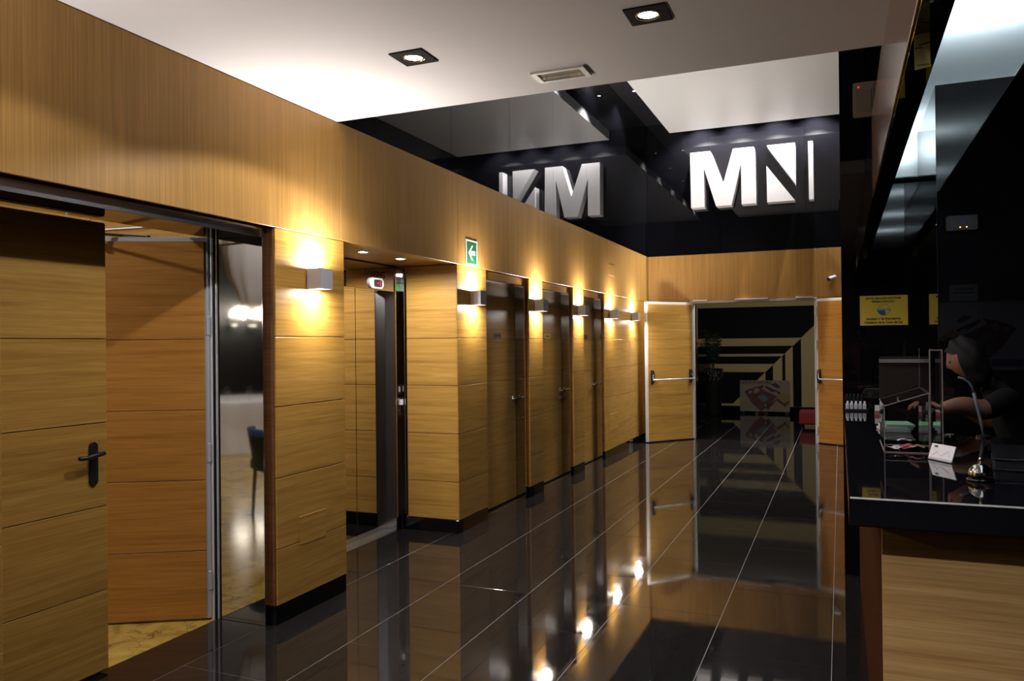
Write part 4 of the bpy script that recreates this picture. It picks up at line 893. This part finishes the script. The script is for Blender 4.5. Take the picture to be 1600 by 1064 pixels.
for k, (y, lab) in enumerate(((-5.30, 'bright globe lamp at the left of the steel mirror reflection'), (-5.85, 'bright globe lamp at the right of the steel mirror reflection'))):
    t = thing('globe_lamp', lab, 'wall lamp', (-10.99, y, 2.16), group='banquet wall lamps')
    bm = bmesh.new(); addbox(bm, 0, 0.02, -0.06, 0.06, -0.20, -0.02); tube(bm, [(0.02, 0, -0.1), (0.09, 0, -0.09)], 0.01, 8); mesh_obj('bracket', bm, STEELD, t)
    bm = bmesh.new(); bmesh.ops.create_uvsphere(bm, u_segments=20, v_segments=12, radius=0.085); bmesh.ops.translate(bm, verts=bm.verts[:], vec=(0.12, 0, 0)); mesh_obj('globe', bm, glow('globe_glow_%d' % k, (1, 0.93, 0.8), 9), t, smooth=True)
    bm = bmesh.new(); addbox(bm, 0.02, 0.10, -0.07, 0.07, -0.26, -0.20); mesh_obj('tray', bm, CREAMMETAL, t)
    lamp('POINT', (-10.70, y, 2.18), P_ROOM*0.3, (1, 0.9, 0.75), t, size=0.1)
t = thing('fabric_lantern', 'large white draped fabric lantern hanging in the steel mirror', 'ceiling lamp', (-6.15, -0.40, 3.5))
bm = bmesh.new(); n = 40; rings = []
for r, z in ((0.10, -0.35), (0.30, -0.42), (0.36, -0.6), (0.36, -0.95), (0.30, -1.2), (0.20, -1.42), (0.17, -1.55)):
    rings.append([bm.verts.new(((r+0.018*math.sin(10*2*PI*k/n+z*4))*math.cos(2*PI*k/n), (r+0.018*math.sin(10*2*PI*k/n+z*4))*math.sin(2*PI*k/n), z)) for k in range(n)])
for a, b in zip(rings, rings[1:]):
    for k in range(n): bm.faces.new((a[k], b[k], b[(k+1) % n], a[(k+1) % n]))
bm.faces.new(rings[0]); bm.faces.new(list(reversed(rings[-1])))
bmesh.ops.recalc_face_normals(bm, faces=bm.faces[:])
mesh_obj('drape', bm, simple('drape_white', (0.62, 0.58, 0.54), 0.8), t, smooth=True)
bm = bmesh.new(); tube(bm, [(0, 0, 0), (0, 0, -0.36)], 0.006, 8); lathe(bm, [(0.05, 0), (0.05, -0.03)], 16); mesh_obj('cord', bm, BLACKP, t)
t = thing('banquet_downlight', 'round downlight in the banquet room ceiling by the entrance', 'ceiling light', (-4.6, 1.2, 3.5))
bm = bmesh.new(); lathe(bm, [(0.08, 0), (0.08, -0.015), (0.065, -0.02)], 20); mesh_obj('housing', bm, CREAMMETAL, t)
bm = bmesh.new(); lathe(bm, [(0.0, -0.024), (0.04, -0.023), (0.064, -0.019)], 20, cap=False); mesh_obj('lens', bm, GLOW_DOWN, t)
lamp('POINT', (-4.6, 1.2, 3.40), P_ROOM*1.6, C_DOWN, t, size=0.06)

t = thing('banquet_downlight', 'added unseen round downlight brightening the white banquet table', 'ceiling light', (-7.1, -1.0, 3.5))  # unseen lamp added to brighten the tablecloth and lantern
bm = bmesh.new(); lathe(bm, [(0.08, 0), (0.08, -0.015), (0.065, -0.02)], 20); mesh_obj('housing', bm, CREAMMETAL, t)
bm = bmesh.new(); lathe(bm, [(0.0, -0.024), (0.04, -0.023), (0.064, -0.019)], 20, cap=False); mesh_obj('lens', bm, GLOW_DOWN, t)
lamp('POINT', (-7.1, -1.0, 3.40), P_ROOM*2.2, C_DOWN, t, size=0.06)

# ================================================================== PEOPLE
def skin_body(name, joints, bones, mats, cloth, parent, root=0, sub=2):
    """joints: list of (co, radius | (rx, ry)); bones: list of (a, b, material slot)"""
    me = bpy.data.meshes.new(name); me.from_pydata([Vector(j[0]) for j in joints], [(a, b) for a, b, _ in bones], [])
    o = bpy.data.objects.new(name, me); COL.objects.link(o)
    md = o.modifiers.new('skin', 'SKIN'); md.use_smooth_shade = True; md.branch_smoothing = 0.6
    for i, j in enumerate(joints):
        sv = me.skin_vertices[0].data[i]; r = j[1]; sv.radius = r if isinstance(r, tuple) else (r, r); sv.use_root = (i == root)
    sb = o.modifiers.new('sub', 'SUBSURF'); sb.levels = sub; sb.render_levels = sub
    dg = bpy.context.evaluated_depsgraph_get(); dg.update(); m2 = bpy.data.meshes.new_from_object(o.evaluated_get(dg))
    bpy.data.objects.remove(o)
    m2.materials.clear()
    for m in mats: m2.materials.append(m)
    seg = [(Vector(joints[a][0]), Vector(joints[b][0]), s) for a, b, s in bones]
    for p in m2.polygons:
        c = Vector(p.center); best, bs = 1e9, 0
        for A, B, s in seg:
            d = B-A; u = max(0, min(1, (c-A).dot(d)/max(d.length_squared, 1e-9))); dd = (c-(A+d*u)).length
            if dd < best: best, bs = dd, s
        p.material_index = bs; p.use_smooth = True
    o = bpy.data.objects.new(name, m2); link(o, parent); return o
def head_mesh(parent, co, yaw, pitch, r, skin, hair, long_hair=True):
    """ellipsoid head with brow, nose, mouth and ears; local +X is the way the face looks"""
    R = Matrix.Rotation(yaw, 4, 'Z') @ Matrix.Rotation(pitch, 4, 'Y'); T = Matrix.Translation(Vector(co)) @ R
    bm = bmesh.new(); bmesh.ops.create_uvsphere(bm, u_segments=28, v_segments=20, radius=1.0)
    for v in bm.verts:
        x, y, z = v.co; s = 1.0 - (0.22*max(0, -z) if x > -0.2 else 0.10*max(0, -z))
        X, Y, Z = 0.94*x*s, 0.77*y*s, 1.18*z
        if x > 0.55:
            g = math.exp(-(y*y)/0.03)
            X += 0.20*g*math.exp(-((z+0.12)/0.16)**2) + 0.04*g*math.exp(-((z-0.18)/0.1)**2)
            X -= 0.07*math.exp(-((abs(y)-0.36)/0.14)**2)*math.exp(-((z-0.08)/0.10)**2)
            X += 0.05*math.exp(-(y/0.28)**2)*math.exp(-((z+0.46)/0.07)**2) + 0.04*math.exp(-(y/0.3)**2)*math.exp(-((z+0.80)/0.12)**2)
        v.co = Vector((X, Y, Z))*r
    for s in (-1, 1):
        m = Matrix.Translation((0.0, s*0.76*r, -0.02*r)); ret = bmesh.ops.create_uvsphere(bm, u_segments=10, v_segments=8, radius=1.0)
        for v in ret['verts']: v.co = m @ Vector((v.co.x*0.14*r, v.co.y*0.06*r, v.co.z*0.24*r))
    bm.transform(T); hd = mesh_obj('head', bm, skin, parent, smooth=True)
    bm = bmesh.new()
    for s in (-1, 1):
        ret = bmesh.ops.create_uvsphere(bm, u_segments=10, v_segments=8, radius=0.10*r)
        for v in ret['verts']: v.co += Vector((0.79*r, s*0.32*r, 0.09*r))
    bm.transform(T); mesh_obj('eyes', bm, BLACKP, hd, smooth=True)
    rr = random.Random(2); bm = bmesh.new(); bmesh.ops.create_uvsphere(bm, u_segments=30, v_segments=22, radius=1.0)
    kill = []
    for v in bm.verts:
        x, y, z = v.co
        if x > 0.42 and z < 0.55 - 0.25*abs(y): kill.append(v); continue
        if z < (-0.95 if long_hair else -0.15) and x > -0.1: kill.append(v); continue
        k = 1.0 + 0.05*math.sin(9*y+7*z) + 0.05*math.sin(11*x-5*z+2)
        L_ = 1.75 if (long_hair and z < 0) else 1.0
        v.co = Vector((1.06*x*k - 0.05, 0.92*y*k*(1+0.10*max(0, -z) if long_hair else 1), 1.27*z*L_*k if z > 0 else 1.2*z*L_*k))*r
    bmesh.ops.delete(bm, geom=kill, context='VERTS'); bm.transform(T)
    mesh_obj('hair', bm, hair, hd, smooth=True)
    return hd
SKIN = simple('skin', (0.20, 0.088, 0.05), 0.6); HAIR = simple('hair_dark', (0.006, 0.0045, 0.004), 0.7, spec=0.2); BLACKC = simple('black_cloth', (0.005, 0.005, 0.006), 0.9, spec=0.15)
def hand(joints, bones, wrist, fwd, side, up, slot=0, sc=1.0):
    """adds palm and five bent fingers to a skeleton; returns nothing"""
    wrist, fwd, side, up = Vector(joints[wrist][0]), Vector(fwd).normalized(), Vector(side).normalized(), Vector(up).normalized()
    return wrist, fwd, side, up
def finger_mesh(bm, base, dirs, lens, r):
    pts = [Vector(base)]
    for d, l in zip(dirs, lens): pts.append(pts[-1] + Vector(d).normalized()*l)
    tube(bm, pts, [r, r*0.95, r*0.85, r*0.55], 8)
def build_hand(parent, palm0, fwd, side, dn, mat, s=1.0):
    """palm slab plus four fingers and a thumb, lightly curled"""
    fwd, side, dn = Vector(fwd).normalized(), Vector(side).normalized(), Vector(dn).normalized(); p0 = Vector(palm0)
    bm = bmesh.new(); prof = [(0.0, 0.024, 0.016), (0.03, 0.034, 0.015), (0.065, 0.040, 0.013), (0.085, 0.038, 0.010)]; rings = []
    for d, wd, th in prof:
        c = p0 + fwd*d*s; rings.append([bm.verts.new(c + side*wd*s*math.cos(a) + dn*th*s*math.sin(a)) for a in [2*PI*k/14 for k in range(14)]])
    for a, b in zip(rings, rings[1:]):
        for k in range(14): bm.faces.new((a[k], b[k], b[(k+1) % 14], a[(k+1) % 14]))
    bm.faces.new(rings[0]); bm.faces.new(list(reversed(rings[-1])))
    for k, (o, ln) in enumerate(((-0.029, 0.036), (-0.010, 0.042), (0.010, 0.039), (0.028, 0.030))):
        b = p0 + fwd*0.080*s + side*o*s
        finger_mesh(bm, b, [fwd*0.95+dn*0.25, fwd*0.6+dn*0.75, fwd*0.2+dn], [ln*s, ln*0.7*s, ln*0.55*s], 0.0085*s)
    finger_mesh(bm, p0 + fwd*0.025*s - side*0.030*s, [-side*0.8+fwd*0.6+dn*.2, fwd*0.9-side*0.2+dn*.35, fwd+dn*.5], [0.034*s, 0.028*s, 0.022*s], 0.0098*s)
    bmesh.ops.recalc_face_normals(bm, faces=bm.faces[:]); return mesh_obj('hand', bm, mat, parent, smooth=True)
# receptionist behind the counter, leaning to the left over the desk
t = thing('person', 'person in black with dark wavy hair leaning over the desk behind the worktop', 'person', (0.80, 4.2, 0))
J = [((0.82, 4.20, 0.84), (0.15, 0.11)), ((0.77, 4.20, 1.00), (0.13, 0.10)), ((0.70, 4.19, 1.17), (0.15, 0.10)), ((0.62, 4.18, 1.29), 0.055), ((0.575, 4.165, 1.355), 0.048),
     ((0.69, 4.06, 1.25), 0.062), ((0.585, 4.00, 1.185), 0.050), ((0.49, 3.965, 1.215), 0.042), ((0.405, 3.945, 1.195), 0.027),
     ((0.70, 4.33, 1.24), 0.060), ((0.67, 4.33, 1.09), 0.046), ((0.56, 4.28, 1.17), 0.038), ((0.48, 4.22, 1.19), 0.026),
     ((0.82, 4.10, 0.76), 0.085), ((0.80, 4.10, 0.45), 0.060), ((0.82, 4.10, 0.08), 0.042), ((0.72, 4.10, 0.04), 0.036),
     ((0.82, 4.31, 0.76), 0.085), ((0.80, 4.31, 0.45), 0.060), ((0.82, 4.31, 0.08), 0.042), ((0.72, 4.31, 0.04), 0.036)]
Bn = [(0, 1, 1), (1, 2, 1), (2, 3, 1), (3, 4, 0), (2, 5, 1), (5, 6, 1), (6, 7, 0), (7, 8, 0), (2, 9, 1), (9, 10, 1), (10, 11, 0), (11, 12, 0), (0, 13, 1), (13, 14, 1), (14, 15, 1), (15, 16, 1), (0, 17, 1), (17, 18, 1), (18, 19, 1), (19, 20, 1)]
loc = Vector(t.location); J = [(Vector(c)-loc, r) for c, r in J]
body = skin_body('body', J, Bn, [SKIN, BLACKC], None, t)
head_mesh(t, Vector((0.53, 4.14, 1.412))-loc, PI*0.97, 0.35, 0.079, SKIN, HAIR)
build_hand(t, Vector((0.415, 3.948, 1.198))-loc, (-0.85, -0.1, 0.25), (0.1, -1, 0), (-0.25, 0, -0.9), SKIN, 0.9)
build_hand(t, Vector((0.49, 4.225, 1.19))-loc, (-0.9, -0.25, -0.1), (-0.25, 0.95, 0), (0, 0, -1), SKIN, 0.9)
# visitor in a pink shirt, far behind the viewer, seen only in the gloss wall
t = thing('person', 'distant visitor in a pink shirt mirrored in the black gloss wall', 'person', (0.30, -3.0, 0))
PINK = simple('pink_cloth', (0.55, 0.26, 0.26), 0.85); NAVY = simple('navy_cloth', (0.03, 0.035, 0.06), 0.8)
J = [((0, 0, 0.92), (0.16, 0.11)), ((0, 0, 1.10), (0.14, 0.10)), ((0, 0, 1.36), (0.17, 0.10)), ((0, 0, 1.47), 0.055), ((0, 0.01, 1.53), 0.05),
     ((0.19, 0, 1.38), 0.058), ((0.25, 0.02, 1.12), 0.042), ((0.13, 0.20, 1.05), 0.034), ((0.03, 0.28, 1.06), 0.026),
     ((-0.19, 0, 1.38), 0.058), ((-0.25, 0.02, 1.12), 0.042), ((-0.13, 0.20, 1.05), 0.034), ((-0.03, 0.28, 1.06), 0.026),
     ((0.10, 0, 0.84), 0.09), ((0.11, 0, 0.48), 0.062), ((0.11, 0, 0.09), 0.045), ((0.12, 0.12, 0.04), 0.038),
     ((-0.10, 0, 0.84), 0.09), ((-0.11, 0, 0.48), 0.062), ((-0.11, 0, 0.09), 0.045), ((-0.12, 0.12, 0.04), 0.038)]
Bn = [(0, 1, 1), (1, 2, 1), (2, 3, 1), (3, 4, 0), (2, 5, 1), (5, 6, 1), (6, 7, 0), (7, 8, 0), (2, 9, 1), (9, 10, 1), (10, 11, 0), (11, 12, 0), (0, 13, 2), (13, 14, 2), (14, 15, 2), (15, 16, 2), (0, 17, 2), (17, 18, 2), (18, 19, 2), (19, 20, 2)]
skin_body('body', J, Bn, [SKIN, PINK, NAVY], None, t)
head_mesh(t, (0, 0.02, 1.63), PI/2, 0.1, 0.09, SKIN, HAIR, False)
build_hand(t, (0.04, 0.275, 1.06), (-0.3, 0.9, 0), (-0.95, -0.3, 0), (0, 0, -1), SKIN, 0.9)
build_hand(t, (-0.04, 0.275, 1.06), (0.3, 0.9, 0), (0.95, -0.3, 0), (0, 0, -1), SKIN, 0.9)
